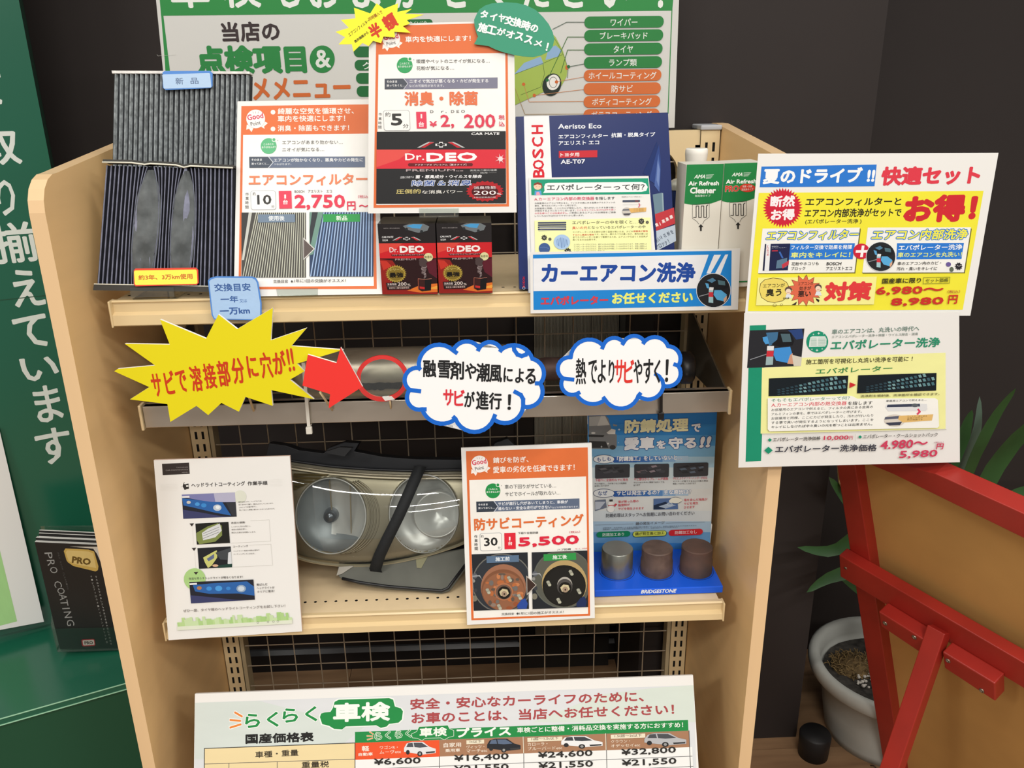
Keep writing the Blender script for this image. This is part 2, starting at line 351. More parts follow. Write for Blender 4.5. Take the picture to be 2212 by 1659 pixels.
# shelves
def shelf(zt, yfr, hx, hole_y, drop=.040):
    root = None; mb = MB(); Y0 = yfr+.012; step = .0115; yh0, yh1 = hole_y-step/2, hole_y+step/2
    mb.box(-hx, yh1, zt-.02, hx, -.006, zt-.0008); mb.box(-hx, Y0, zt-.02, hx, yh0, zt-.0008)
    mb.add([(-hx, yh0, zt-.012), (hx, yh0, zt-.012), (hx, yh1, zt-.012), (-hx, yh1, zt-.012)], [(0, 1, 2, 3)], 1)
    mb.add([(-hx, Y0, zt), (hx, Y0, zt), (hx, yh0, zt), (-hx, yh0, zt)], [(0, 1, 2, 3)]); mb.add([(-hx, yh1, zt), (hx, yh1, zt), (hx, -.006, zt), (-hx, -.006, zt)], [(0, 1, 2, 3)])
    n = int(2*hx/step*.7); st = 2*hx/n
    for i in range(n):
        cx = -hx+st*(i+.5); S = [(cx+st/2*a, hole_y+step/2*b) for a, b in ((-1, -1), (0, -1), (1, -1), (1, 0), (1, 1), (0, 1), (-1, 1), (-1, 0))]
        I = [(cx+.0026*math.cos(math.radians(225+45*k)), hole_y+.0026*math.sin(math.radians(225+45*k))) for k in range(8)]
        mb.add([(x, y, zt) for x, y in S+I], [(k, (k+1) % 8, 8+(k+1) % 8, 8+k) for k in range(8)])
        mb.add([(x, y, zt) for x, y in I]+[(x, y, zt-.012) for x, y in I], [(k, (k+1) % 8, 8+(k+1) % 8, 8+k) for k in range(8)], 1)  # hole walls coloured near black to stand for shade
    o = mb.build('shelf', [M_SHELF, M_DARK], unit)
    mb = MB(); X = hx+.004
    pf = [(yfr+.012, zt+.0004), (yfr+.005, zt+.0006), (yfr+.003, zt-.002), (yfr+.0065, zt-.004), (yfr+.0065, zt-.0165), (yfr-.001, zt-.020), (yfr-.002, zt-drop), (yfr+.001, zt-drop-.002), (yfr+.012, zt-.022)]
    mb.prism([(-X, a, b) for a, b in pf], (2*X, 0, 0)); mb.build('price_rail', M_LIP, o)
    for sx in (-1, 1):
        mb = MB(); x = sx*X; mb.box(min(x, x+sx*.003), yfr-.004, zt-drop-.003, max(x, x+sx*.003), yfr+.014, zt+.001); mb.build('rail_end_cap', M_LIP, o, bevel=.0015)
        mb = MB(); x = sx*(hx-.002); mb.prism([(x, -.004, zt-.09), (x, -.004, zt-.021), (x, yfr+.03, zt-.021), (x, yfr+.03, zt-.035)], (sx*.002, 0, 0)); mb.build('shelf_bracket', M_STEEL, o)
    return o
ZS1, ZS2 = 1.142, .6235
shelf(ZS1, -.298, .442, -.262, .034)
shelf(ZS2, -.308, .4425, -.265, .030)
# chrome display rail between the shelves
RY = -.265; ZR0, ZR1 = .939, .973
mb = MB(); mb.box(-.442, RY, ZR0, .444, RY+.012, ZR1); rail = mb.build('display_rail', M_CHROME, unit, bevel=.001)
mb = MB(); mb.box(-.442, RY+.002, ZR1-.004, .444, RY+.020, ZR1); mb.build('rail_lip', M_CHROME, rail)
for sx in (-1, 1):
    mb = MB(); x = sx*.443; mb.box(min(x, x+sx*.004), RY-.004, ZR0-.003, max(x, x+sx*.004), RY+.014, ZR1+.003); mb.build('rail_end_cap', M_STEEL, rail, bevel=.001)
    mb = MB(); x = sx*.4405; mb.prism([(x, -.004, 1.045), (x, -.004, .93), (x, RY+.013, .945), (x, RY+.013, .972)], (sx*.0025, 0, 0)); mb.build('rail_bracket', mat('bracket_grey', '#6b665c', .35, metal=.6), rail)
M_PAPER = mat('paper_white', '#dfdedb', .5, spec=.3)
M_FOAM = mat('foam_edge', '#f3f2ee', .7)
ZDEO = aty(877, 484, -.297).z
OR, GD, RD, GN = '#e0723f', '#4a525e', '#dc2c44', '#2f9a5a'
DG = '#3c3a38'
# ------------------------------------------------------------------ large menu board behind the rack
s = Sheet((1450, 270), .0); s.board([(331, -60), (1469, -62), (1457, 276), (366, 290)], .006, 'menu_poster', mat('paper_grey', '#c9c8c4', .5), None,
  'large white and green inspection menu poster standing behind everything on the rack', 'poster')
s.fr(340, 0, 4.809)
s.poly([(2, -250), (5370, -250), (5340, 70), (36, 165)], '#2c8741') if 0 else None
s.fr(0, 0, 1)
s.poly([(341, -50), (1459, -52), (1452, 23), (348, 34)], '#2f8a45')
s.poly([(348, 30), (353, 34), (368, 160), (374, 230), (362, 230), (356, 130)], '#2f8a45')
s.line([(1451.5, 20), (1443, 245)], 2, '#2f8a45')
for ch, cx, w in (('車', 408, 84), ('検', 520, 84), ('も', 618, 60), ('お', 700, 66), ('ま', 790, 62), ('か', 882, 64), ('せ', 980, 66), ('く', 1070, 40), ('だ', 1160, 62), ('さ', 1240, 55), ('い', 1330, 62), ('！', 1428, 12)):
    s.c(ch, cx, -24, w, 84, '#e9ece6', .03)
s.fr(340, 0, 4.809)
s.t('当店の', 680, 440, 1282, 425, 210, '#3a2f30', .035)
s.t('点検項目', 424, 775, 1560, 762, 300, '#2a8342', .055)
s.el(1713, 615, 130, 143, '#2a8342'); s.t('&', 1648, 708, 1808, 702, 190, '#dfe3dc', .02)
s.t('ススメメニュー', 575, 1052, 2018, 1020, 230, '#cf6a33', .04)
for i, y in enumerate((90, 120.5, 148.5, 177, 205)):
    pass
s.fr(0, 0, 1)
for i, (x, y0) in enumerate(((765, 100.5), (767, 129.5), (770, 158), (771.5, 186), (774, 214))):
    s.q(x, y0+23, x+150, y0+22, 23, '#226b39' if i < 4 else '#d4703a', r=.45)
s.t('クーラント', 784, 150, 900, 149, 16, '#dfe3dc')
s.q(838, 60, 935, 58, 17, '#226b39', r=.45); s.t('ウインドウ', 885, 57, 922, 56, 11, '#dfe3dc')
# car picture
s.poly([(1110, 228), (1110, 90), (1130, 60), (1180, 60), (1200, 80), (1216, 110), (1226, 145), (1224, 165), (1213, 185), (1195, 192), (1180, 196), (1140, 214)], '#a4bb57')
s.poly([(1111, 160), (1132, 136), (1168, 122), (1174, 138), (1140, 150)], '#8fb0d4'); s.poly([(1178, 130), (1185, 104), (1200, 98), (1214, 110), (1206, 122)], '#8fb0d4')
s.line([(1184, 62), (1205, 95), (1220, 125), (1227, 150), (1226, 168)], 1, '#5d7336'); s.line([(1110, 161), (1175, 136), (1215, 118)], 1, '#5d7336'); s.line([(1173, 138), (1176, 160), (1168, 188), (1125, 205)], 1, '#5d7336')
s.el(1192, 183, 20, 25, '#26302a', rot=.35); s.el(1195, 178, 14, 17, '#eceae4', rot=.3); s.ring(1195, 178, 9, 12, 1.2, '#60605c')
s.el(1224, 146, 3, 5, '#cf6a33')
gl = '#5e6e62'
s.line([(1194, 63), (1224, 48), (1262, 48)], 1.4, gl); s.line([(1186, 165), (1226, 80), (1262, 80)], 1.4, '#3d7030'); s.line([(1211, 158), (1226, 108), (1262, 108)], 1.4, '#3d7030'); s.line([(1230, 144), (1262, 138)], 1.4, gl)
s.line([(1205, 176), (1262, 166)], 1, '#cf8a5a'); s.line([(1155, 206), (1262, 193)], 1, '#cf8a5a'); s.line([(1131, 182), (1143, 220), (1260, 219)], 1, '#cf8a5a'); s.line([(1112, 190), (1134, 247), (1262, 246)], 1, '#a98a5a')
for x, y, c in ((1228, 144, '#226b39'), (1202, 177, '#cf6a33'), (1154, 206, '#cf6a33'), (1131, 182, '#cf6a33'), (1182, 173, '#226b39')): s.el(x, y, 3.6, 3.6, c, 12)
for i, (tx, y, w) in enumerate((('ワイパー', 49, 58), ('ブレーキパッド', 78, 103), ('タイヤ', 107, 42), ('ランプ類', 136, 60), ('ホイールコーティング', 164, 146), ('防サビ', 192.5, 46), ('ボディコーティング', 220.5, 128), ('ガラスコーティング', 249, 130))):
    xa_, xb_ = 1262-i*.3, 1433-i*1.3
    s.q(xa_, y+12, xb_, y+10.2, 25, '#2b8040' if i < 4 else '#d4703a', r=.48)
    cx = (xa_+xb_)/2; s.t(tx, cx-w/2, y+7.5, cx+w/2, y+6.7, 16, '#e6e8e2', .01)
s.line([(340, 118), (342, 121), (380, 118)], .5, '#c9c9c4')
s.done()
# ------------------------------------------------------------------ orange framed service posters
def good_point(s, cx, cy, r, k=1, rot=-.12):
    s.poly([(cx-.95*r, cy+.6*r), (cx-1.0*r, cy+1.15*r), (cx-.7*r, cy+1.05*r), (cx-.45*r, cy+1.4*r), (cx-.15*r, cy+.8*r)], '#f4efe9')
    s.poly([(cx+.5*r, cy+.8*r), (cx+.95*r, cy+1.05*r), (cx+.9*r, cy+.8*r), (cx+1.3*r, cy+.45*r), (cx+.8*r, cy+.2*r)], '#f4efe9')
    s.el(cx, cy, r*1.02, r*1.02, '#c87a55'); s.el(cx, cy, r, r, '#f6f2ee')
    s.t('Good', cx-.85*r, cy+.18*r, cx+.85*r, cy-.08*r, .62*r, '#d6405c', .03)
    s.t('Point', cx-.5*r, cy+.78*r, cx+.55*r, cy+.58*r, .42*r, '#5a5553')
    for a in (-.5, 0, .5): s.line([(cx+a*.5*r, cy-.6*r), (cx+a*.62*r, cy-.78*r)], .05*r, '#c9a9a0')
def bubble(s, cx, cy, r, col='#3aa463'):
    s.el(cx, cy, r, r, col); s.el(cx+.66*r, cy-.8*r, .27*r, .27*r, '#eef3ec'); s.el(cx+.66*r, cy-.8*r, .19*r, .19*r, col); s.el(cx+1.15*r, cy-.7*r, .05*r, .05*r, '#777')
    s.t('こんなこと', cx-.62*r, cy-.1*r, cx+.62*r, cy-.14*r, .26*r, '#eaf2ea', .02); s.t('ありませんか？', cx-.86*r, cy+.3*r, cx+.9*r, cy+.26*r, .26*r, '#eaf2ea', .02)
def sono(s, pts_dark, pts_light, tx, ty, k):
    s.poly(pts_light, '#646e80'); s.poly(pts_dark, '#3f4753')
def frame(s, out, inn): s.poly(out, OR); s.poly(inn, '#f6f5f1')
def vtxt(s, txt, pts, w, h, col, b=0):
    for ch, (x, y) in zip(txt, pts): s.c(ch, x, y, w, h, col, b)
# --- air conditioner filter poster
s = Sheet((660, 636), -.300, 17); s.board([(513, 219), (812, 214), (827, 635), (505, 641)], .004, 'service_poster', M_PAPER, None,
  'orange framed air filter poster with pictures of grey and blue pleats', 'poster', None, 0, M_FOAM)
s.fr(500, 0, 3.95)
frame(s, [(85, 905), (1215, 890), (1240, 2465), (60, 2470)], [(100, 1152), (1190, 1140), (1215, 2440), (82, 2448)])
good_point(s, 207, 1015, 80)
s.el(355, 958, 20, 20, '#f7efe8'); s.el(355, 1101, 20, 20, '#f7efe8')
s.t('綺麗な空気を循環させ、', 396, 978, 1045, 972, 55, '#f7efe8', .02); s.t('車内を快適にします！', 396, 1042, 972, 1036, 55, '#f7efe8', .02); s.t('消臭・除菌もできます！', 396, 1122, 1005, 1116, 52, '#f7efe8', .02)
bubble(s, 318, 1247, 68, '#62ba85'); s.t('エアコンがあまり効かない…', 434, 1233, 950, 1230, 34, '#777776'); s.t('ニオイが気になる…', 434, 1295, 792, 1292, 34, '#777776')
s.poly([(152, 1338), (1140, 1336), (1140, 1428), (154, 1433)], '#66728a'); s.poly([(152, 1338), (312, 1338), (352, 1386), (312, 1432), (154, 1433)], '#4c5563')
s.line([(318, 1340), (357, 1386), (318, 1432)], 5, '#dfe3e8')
s.t('そのまま', 172, 1374, 262, 1373, 20, '#eceef0', .02); s.t('放っておくと…', 172, 1408, 322, 1407, 20, '#eceef0', .02)
s.t('エアコンが効かなくなり、悪臭やカビの発生に', 362, 1383, 1124, 1380, 32, '#eceef0', .02); s.t('つながります。', 362, 1412, 512, 1411, 18, '#dfe3e8')
s.t('エアコンフィルター', 148, 1588, 1162, 1580, 102, '#e8875f', .035)
F = 1580
vtxt(s, '作業時間', [(135, F+78), (135, F+113), (134, F+150), (133, F+188)], 28, 28, '#555')
s.q(168, F+212, 382, F+210, 165, '#b9bcc0', r=.12); s.q(172, F+208, 378, F+206, 157, '#f6f5f1', r=.12)
s.t('約', 182, F+90, 208, F+90, 30, '#555'); s.t('10', 222, F+168, 344, F+166, 84, '#3b3b3b', .03); s.t('分', 342, F+197, 368, F+197, 26, '#555')
s.q(410, F+202, 518, F+200, 152, '#e2455e'); s.t('1', 452, F+115, 468, F+115, 34, '#f6e9e9', .02); s.t('台', 442, F+166, 484, F+165, 42, '#f6e9e9', .03)
s.t('BOSCH　アエリスト　エコ', 540, F+66, 858, F+64, 24, '#666')
s.t('2,750', 540, F+214, 972, F+212, 132, '#df3a55', .03); s.t('円', 988, F+216, 1062, F+214, 76, '#df3a55', .03); s.t('～', 1088, F+190, 1168, F+188, 22, '#df3a55', .04); s.t('（税込）', 1080, F+112, 1180, F+110, 26, '#df6a7a')
def stripes(s, x0, y0, x1, y1, n, lean, c0, c1, base):
    s.poly([(x0, y0), (x1, y0), (x1, y1), (x0, y1)], base)
    for i in range(n):
        a = x0+(x1-x0)*(i+.25)/n; wv = (x1-x0)/n*.42; dl = lean*(1-i/n); dl2 = dl
        pts = [(max(x0, a), y0), (max(x0, min(x1, a+wv)), y0), (max(x0, min(x1, a+wv-dl)), y1), (max(x0, a-dl), y1)]
        if pts[2][0]-pts[3][0] > 1: s.poly(pts, c0 if i % 3 else c1)
stripes(s, 88, F+235, 636, F+788, 32, 150, '#c9cbb9', '#b9bcae', '#4b4945')
s.poly([(88, F+235), (150, F+235), (95, F+560), (88, F+560)], '#3a3a3a'); s.poly([(150, F+235), (178, F+235), (110, F+640), (90, F+640)], '#c5c7c0')
stripes(s, 668, F+232, 1212, F+780, 24, 110, '#9fb9dd', '#86a4cf', '#2b3f60')
s.poly([(668, F+232), (785, F+232), (700, F+590), (668, F+600)], '#6f9488'); s.poly([(690, F+232), (740, F+232), (676, F+520), (668, F+400)], '#30343a')
s.q(230, F+320, 546, F+318, 68, '#74879c'); s.t('使用後', 318, F+305, 456, F+304, 42, '#e8edf0', .02)
s.q(785, F+316, 1098, F+314, 66, '#2f9a4e'); s.t('新品', 896, F+304, 990, F+303, 42, '#e8f0e8', .02)
s.poly([(616, F+448), (714, F+545), (616, F+640)], '#dcdad6'); s.poly([(620, F+462), (704, F+545), (620, F+628)], '#5e5350')
s.t('交換目安', 360, F+836, 486, F+834, 28, '#555'); s.el(518, F+822, 9, 9, '#444'); s.t('1年に1回の交換がオススメ！', 538, F+832, 978, F+829, 30, '#4a4a4a')
r = s.done()
def clip(name, pts_px, sheet, parent, zb=1.1432):
    P = [sheet.raw(*p, .0015) for p in pts_px]; mb = MB(); mb.prism(P, sheet.n*-.001)
    b0, b1 = P[2].copy(), P[3].copy(); b0.z = b1.z = max(b0.z, b1.z, zb)+.001; q = [b0, b1, b1+Vector((0, .045, 0)), b0+Vector((0, .045, 0))]; mb.prism(q, (0, 0, -.001))
    return mb.build(name, M_CLIP, parent)
clip('clear_clip', [(597, 624), (687, 622), (687, 638), (600, 640)], s, r)
# --- deodorising poster with two stickers
s = Sheet((955, 459), -.297, 5); s.board([(797, 52), (1110, 45), (1116, 459), (795, 461)], .004, 'service_poster', M_PAPER, None,
  'orange framed deodoriser poster standing on the two black cartons', 'poster', None, 0, M_FOAM)
s.fr(0, 0, 1); frame(s, [(813, 56), (1096, 49), (1099.5, 446), (807, 449)], [(817.7, 118), (1091.5, 114.5), (1094, 440.5), (813, 443)])
s.fr(800, 40, 6.9125)
good_point(s, 312, 305, 132)
s.t('車内を快適にします！', 525, 358, 1500, 340, 92, '#f7efe8', .025)
bubble(s, 513, 700, 118); s.t('喫煙やペットのニオイが気になる…', 690, 672, 1782, 662, 62, '#60605e'); s.t('花粉が気になる…', 690, 774, 1250, 768, 62, '#60605e')
s.poly([(214, 900), (1900, 880), (1900, 1042), (214, 1058)], '#7f7f93'); s.poly([(214, 900), (490, 897), (556, 975), (490, 1055), (214, 1058)], '#50555f')
s.line([(498, 896), (560, 973), (498, 1055)], 6, '#e5e6ea')
s.t('そのまま', 246, 962, 402, 960, 36, '#eee', .02); s.t('放っておくと…', 244, 1018, 516, 1016, 34, '#eee', .02)
s.t('ニオイで気分が悪くなる・カビが発生する', 585, 966, 1762, 958, 58, '#f0f0f2', .02); s.t('などの可能性があります。', 580, 1026, 1100, 1022, 40, '#e4e4ea', .01)
s.t('消臭・除菌', 512, 1305, 1610, 1298, 215, '#e3784f', .04)
s.t('Ｄ　ｒ．ＤＥＯ', 896, 1412, 1412, 1408, 42, '#555')
vtxt(s, '作業時間', [(148, 1430), (146, 1494), (145, 1560), (144, 1622)], 48, 44, '#555')
s.q(205, 1675, 598, 1670, 300, '#9b9da0', r=.12); s.q(210, 1670, 593, 1665, 290, '#f6f5f1', r=.12)
s.t('約', 224, 1470, 302, 1468, 70, '#4a4a4a', .01); s.t('5', 310, 1602, 484, 1600, 182, '#3b3b3b', .04); s.t('分', 488, 1638, 574, 1636, 62, '#4a4a4a', .01)
s.q(694, 1642, 844, 1640, 248, '#e2455e'); s.t('1', 752, 1492, 776, 1492, 64, '#f6e9e9', .02); s.t('台', 722, 1618, 806, 1617, 78, '#f6e9e9', .03)
s.t('¥', 886, 1620, 998, 1618, 88, '#df4a62', .03); s.t('2,', 1055, 1648, 1255, 1640, 210, '#dc4059', .02); s.t('200', 1400, 1636, 1868, 1632, 205, '#dc4059', .02)
s.t('税', 1916, 1512, 2006, 1511, 72, '#df4a62', .02); s.t('込', 1918, 1610, 2006, 1609, 72, '#df4a62', .02)
s.fr(790, 260, 4.148)
def winglogo(s, cx, cy, k):
    for sx in (-1, 1):
        s.poly([(cx+sx*(-50)*k*-1+0, cy-22*k) if 0 else (cx+sx*62*k, cy-22*k), (cx+sx*110*k, cy-26*k), (cx+sx*150*k, cy-8*k), (cx+sx*215*k, cy+27*k), (cx+sx*190*k, cy+27*k), (cx+sx*130*k, cy-4*k)][::sx], '#b9b9b9')
        s.poly([(cx+sx*60*k, cy-20*k), (cx+sx*100*k, cy-22*k), (cx+sx*135*k, cy+2*k), (cx+sx*180*k, cy+27*k), (cx+sx*145*k, cy+27*k), (cx+sx*100*k, cy-2*k)][::sx], '#c3202c')
    a, b, c_ = 17*k, 50*k, 25*k
    cr = [(-a, -c_), (a, -c_), (a, -9*k), (b, -9*k), (b, 11*k), (a, 11*k), (a, c_), (-a, c_), (-a, 11*k), (-b, 11*k), (-b, -9*k), (-a, -9*k)]
    s.poly([(cx+x, cy+y) for x, y in cr], '#e4e4e4'); s.poly([(cx+x*.72, cy+y*.66) for x, y in cr], '#242425')
s.poly([(100, 102), (1254, 97), (1257, 742), (95, 746)], '#242426')
s.poly([(97, 262), (1254, 260), (1254, 430), (96, 434)], '#d9303e'); s.poly([(97, 262), (420, 262), (300, 350), (97, 420)], '#e0524c')
winglogo(s, 675, 218, 1)
s.t('CAR MATE', 945, 133, 1196, 131, 24, '#f0f0f0', .03, .15)
s.t('Dr.', 355, 358, 525, 356, 62, '#f4f1f0', .02); s.t('DEO', 545, 370, 998, 366, 80, '#f8f6f5', .06)
s.q(380, 412, 960, 410, 28, '#6b1a20', r=.5); s.t('ドクターデオ プレミアム［置きタイプ］', 446, 407, 902, 405, 17, '#eadada')
s.t('PREMIUM', 362, 458, 800, 456, 20, '#b9a8aa', .03); s.t('仕様', 808, 458, 875, 457, 11, '#b9a8aa')
s.t('安定化二酸化塩素', 935, 457, 1176, 454, 17, '#c9c9c9'); s.t('採用', 1026, 477, 1090, 476, 13, '#c9c9c9'); s.line([(945, 472), (1015, 471)], 2, '#999'); s.line([(1100, 470), (1172, 469)], 2, '#999')
s.t('空間に浮遊する', 310, 522, 430, 518, 20, '#d8d8da', .01, .2); s.t('菌・悪臭成分・ウイルスを除去', 445, 522, 1038, 518, 32, '#f0f0f2', .03, .2)
s.t('除菌＆消臭', 410, 588, 945, 584, 50, '#2c4f96', .02, .2, '#f2f4f8', .07)
s.t('圧倒的', 275, 660, 494, 656, 42, '#cfc07a', .02); s.t('な消臭パワー', 505, 658, 868, 654, 32, '#e8e6e0', .01)
s.star(1068, 635, 150, 172, 22, '#b01d25', .55); s.el(1068, 640, 120, 60, '#4a0f14')
s.t('消臭性能', 968, 617, 1166, 614, 26, '#e8dcdc', .01); s.t('200', 968, 668, 1168, 666, 38, '#f0e9e9', .01); s.t('%', 1174, 668, 1216, 667, 18, '#e9e2e2'); s.t('※当社従来品比較', 968, 696, 1166, 694, 13, '#d9cccc')
s.star(1205, 345, 14, 50, 7, '#eab5b9'); s.el(1208, 345, 20, 22, '#f2dcdd')
root = s.done()
clip('clear_clip', [(905.5, 450), (991, 450), (991, 469), (906, 470)], s, root, ZDEO)
# yellow half-price sticker
def sub_sheet(anchor_sheet, quad, thick, name, M, parent, label, lift):
    k = Sheet((0, 0), anchor_sheet.P+anchor_sheet.n*lift, n=anchor_sheet.n); o = k.board(quad, thick, name, M, parent, label); return k, o
def crop(pts, ox, oy, sc): return [(ox+x/sc, oy+y/sc) for x, y in pts]
yb = crop([(412, 152), (735, 268), (862, 65), (1010, 175), (1290, 65), (1272, 238), (1558, 178), (1430, 272), (1800, 290), (1465, 400), (1528, 470), (1385, 520), (1540, 652), (1215, 630), (1228, 745), (1000, 725), (950, 860), (790, 812), (705, 915), (580, 855), (400, 1028), (368, 880), (105, 885), (235, 740), (45, 635), (310, 552), (150, 395), (440, 365)], 720, 0, 9.217)
k, o = sub_sheet(s, yb, .0012, 'starburst_sticker', mat('sticker_yellow', '#f4ea2a', .5), root, 'small yellow starburst half price sticker', .0045)
k.fr(720, 0, 9.217); k.t('エアコンフィルター', 330, 735, 740, 430, 78, '#4a4510', .01); k.t('同時購入で', 725, 425, 990, 262, 78, '#9a4a18', .01); k.t('表示価格から', 440, 862, 710, 665, 62, '#3d3a14', .03)
k.c('半', 838, 612, 245, 300, '#d03a1c', .05, .5); k.c('額', 1125, 430, 270, 310, '#d03a1c', .05, .5); k.done(o)
gb = crop([(0, 300), (60, 200), (180, 120), (330, 72), (620, 48), (850, 62), (1060, 110), (1280, 215), (1440, 370), (1560, 520), (1650, 700), (1685, 850), (1650, 1010), (1580, 1110), (1400, 1200), (1230, 1238), (1000, 1225), (800, 1190), (560, 1130), (420, 1080), (250, 1000), (150, 985), (0, 970), (-60, 955), (-15, 880), (25, 790), (0, 740), (-50, 560), (-60, 430)], 1030, 0, 10.055)
k, o = sub_sheet(s, gb, .0012, 'bubble_sticker', mat('sticker_green', '#2f8d6d', .5), root, 'dark green speech bubble sticker', .0045)
k.fr(1030, 0, 10.055)
for ch, x, y, w, h in (('タ', 160, 310, 175, 185), ('イ', 362, 365, 165, 180), ('ヤ', 545, 395, 165, 195), ('交', 710, 450, 210, 215), ('換', 885, 490, 200, 215), ('時', 1070, 555, 210, 220), ('の', 1250, 615, 180, 180),
      ('施', 130, 605, 230, 220), ('工', 322, 650, 230, 200), ('が', 530, 690, 200, 180), ('オ', 730, 745, 200, 180), ('ス', 925, 790, 190, 185), ('ス', 1125, 865, 190, 190), ('メ', 1332, 940, 190, 150), ('！', 1530, 1020, 45, 190)):
    k.c(ch, x, y, w*.95, h*.95, '#f1f8f4', .045, -.27)
k.done(o)
# ------------------------------------------------------------------ leaflet, banner, box and boxes at the right of the upper shelf
M_NAVY = mat('carton_navy', '#14265f', .3, spec=.5)
def carton(name, quad, Y, tilt, depth, M, label, cat, group=None, M2=None):
    z0 = ZS1+.0014+depth*math.sin(math.radians(tilt)); Y = min(atz(*quad[3], z0).y, atz(*quad[2], z0).y); s = Sheet(quad[3], Y, tilt); pts = [s.raw(*p) for p in quad]; mb = MB()
    dv = Vector((0, depth*math.cos(math.radians(tilt)), -depth*math.sin(math.radians(tilt)))) if tilt else Vector((0, depth, 0))
    mb.prism(pts, dv, 0, None, 1 if M2 else None); s.root = tag(mb.build(name, [M, M2] if M2 else M, None), label, cat, group); return s
s = carton('filter_box', [(1114, 252), (1443, 243), (1461, 619), (1122, 625)], -.292, 6, .022, M_NAVY, 'dark blue cabin filter box with red lettering on a white band', 'box')
s.fr(1000, 0, 3.95)
s.poly([(520, 993), (735, 988), (800, 2490), (560, 2500)], '#eef0f2'); s.line([(518, 990), (556, 2500)], 3, '#3a4a80')  # lighter line painted as the highlight along the box edge
for ch, x, y in zip('BOSCH', (646, 644, 640, 637, 634), (1478, 1405, 1310, 1212, 1105)): s.c(ch, x, y, 78 if ch in 'BH' else 84, 98, '#d62030', .03, math.pi/2)
s.t('Aeristo Eco', 812, 1100, 1182, 1095, 42, '#e8ecf4', .025)
s.t('エアコンフィルター', 815, 1185, 1236, 1175, 36, '#e8ecf4', .03); s.t('抗菌・脱臭タイプ', 1265, 1174, 1640, 1166, 40, '#e8ecf4', .03); s.t('アエリスト エコ', 815, 1240, 1162, 1233, 36, '#e8ecf4', .03)
s.q(818, 1348, 1146, 1342, 60, '#c72c38'); s.t('トヨタ用', 832, 1338, 992, 1335, 34, '#f2e8e8', .03); s.t('AE-T07', 834, 1400, 1042, 1396, 38, '#e8ecf4', .03)
s.fr(1380, 230, 6.9125)
for i, (x0, x1, y0, y1, c) in enumerate(((60, 300, 1000, 520, '#1c3068'), (150, 330, 1100, 560, '#2a4180'), (230, 320, 1180, 700, '#4a64a2'), (262, 312, 1100, 800, '#6f86ba'))): s.poly([(x0, y0), (x1-30, y1), (x1, (y0+y1)/2), (x1-15, y0+100)], c)
s.poly([(205, 1315), (340, 1288), (362, 1295), (375, 1560), (380, 1720), (250, 1720)], '#6d8796'); s.poly([(340, 1288), (362, 1295), (380, 1720), (362, 1720)], '#93a9b2')
s.fr(1140, 370, 6.9125); s.poly([(1900, 640), (2182, 540), (2200, 780), (1915, 890)], '#c03a42')
for ch, x, y in zip('集・高集塵', (1925, 1975, 2025, 2082, 2140), (800, 785, 745, 715, 680)): s.c(ch, x, y, 48 if ch != '・' else 12, 56, '#f2e6e4', .03, .38)
s.poly([(1916, 890), (2200, 800), (2212, 1040), (1930, 1185)], '#b9c6d4')
for ch, x, y in zip('おい・花粉を', (1930, 1965, 1995, 2045, 2100, 2150), (1030, 1005, 985, 960, 930, 905)): s.c(ch, x, y, 40 if ch != '・' else 10, 62, '#24324c', .01, .5)
for ch, x, y in zip('ブロック！', (1935, 1975, 2020, 2060, 2100), (1130, 1110, 1090, 1070, 1040)): s.c(ch, x, y, 36 if ch != '！' else 8, 60, '#24324c', .01, .5)
s.fr(1050, 350, 3.95)
for ch, y in zip('BOSCH', (1062, 1043, 1024, 1004, 986)): s.c(ch, 321, y, 15, 18, '#d62030', .02, math.pi/2)
s.ring(322, 1075, 12, 12, 3, '#c9cede'); s.done(rough=.3); bx = s
# leaflet leaning on the box
s = Sheet((0, 0), bx.raw(1285, 549)+bx.n*.002, n=bx.n); s.board([(1142, 384), (1401, 380), (1417, 560), (1148, 562)], .0006, 'evaporator_leaflet', M_PAPER, None, 'white leaflet with green title bar leaning on the dark blue box', 'leaflet')
s.fr(1140, 370, 6.9125)
s.poly([(48, 122), (1798, 105), (1818, 340), (55, 358)], '#179a77')
s.poly([(245, 232), (262, 185), (300, 172), (1700, 160), (1760, 180), (1792, 235), (1770, 290), (1700, 308), (300, 322), (228, 324), (252, 292)], '#f4f7f4')
s.el(148, 225, 58, 52, '#f3cdb0'); s.poly([(85, 215), (100, 178), (150, 162), (205, 180), (222, 235), (210, 265), (200, 205), (140, 195)], '#8a4430'); s.poly([(105, 290), (200, 288), (208, 356), (100, 358)], '#5a9fd8'); s.poly([(130, 310), (170, 308), (188, 356), (125, 357)], '#e9a0b8'); s.el(128, 228, 8, 4, '#d98a80', 10); s.el(172, 228, 8, 4, '#d98a80', 10)
s.t('エバポレーターって何？', 285, 290, 1745, 280, 95, '#42474a', .025)
s.t('A.カーエアコン内部の熱交換器', 98, 440, 992, 428, 50, '#d95470', .015); s.t('を指します', 1008, 426, 1300, 422, 45, '#4a4a4a', .015)
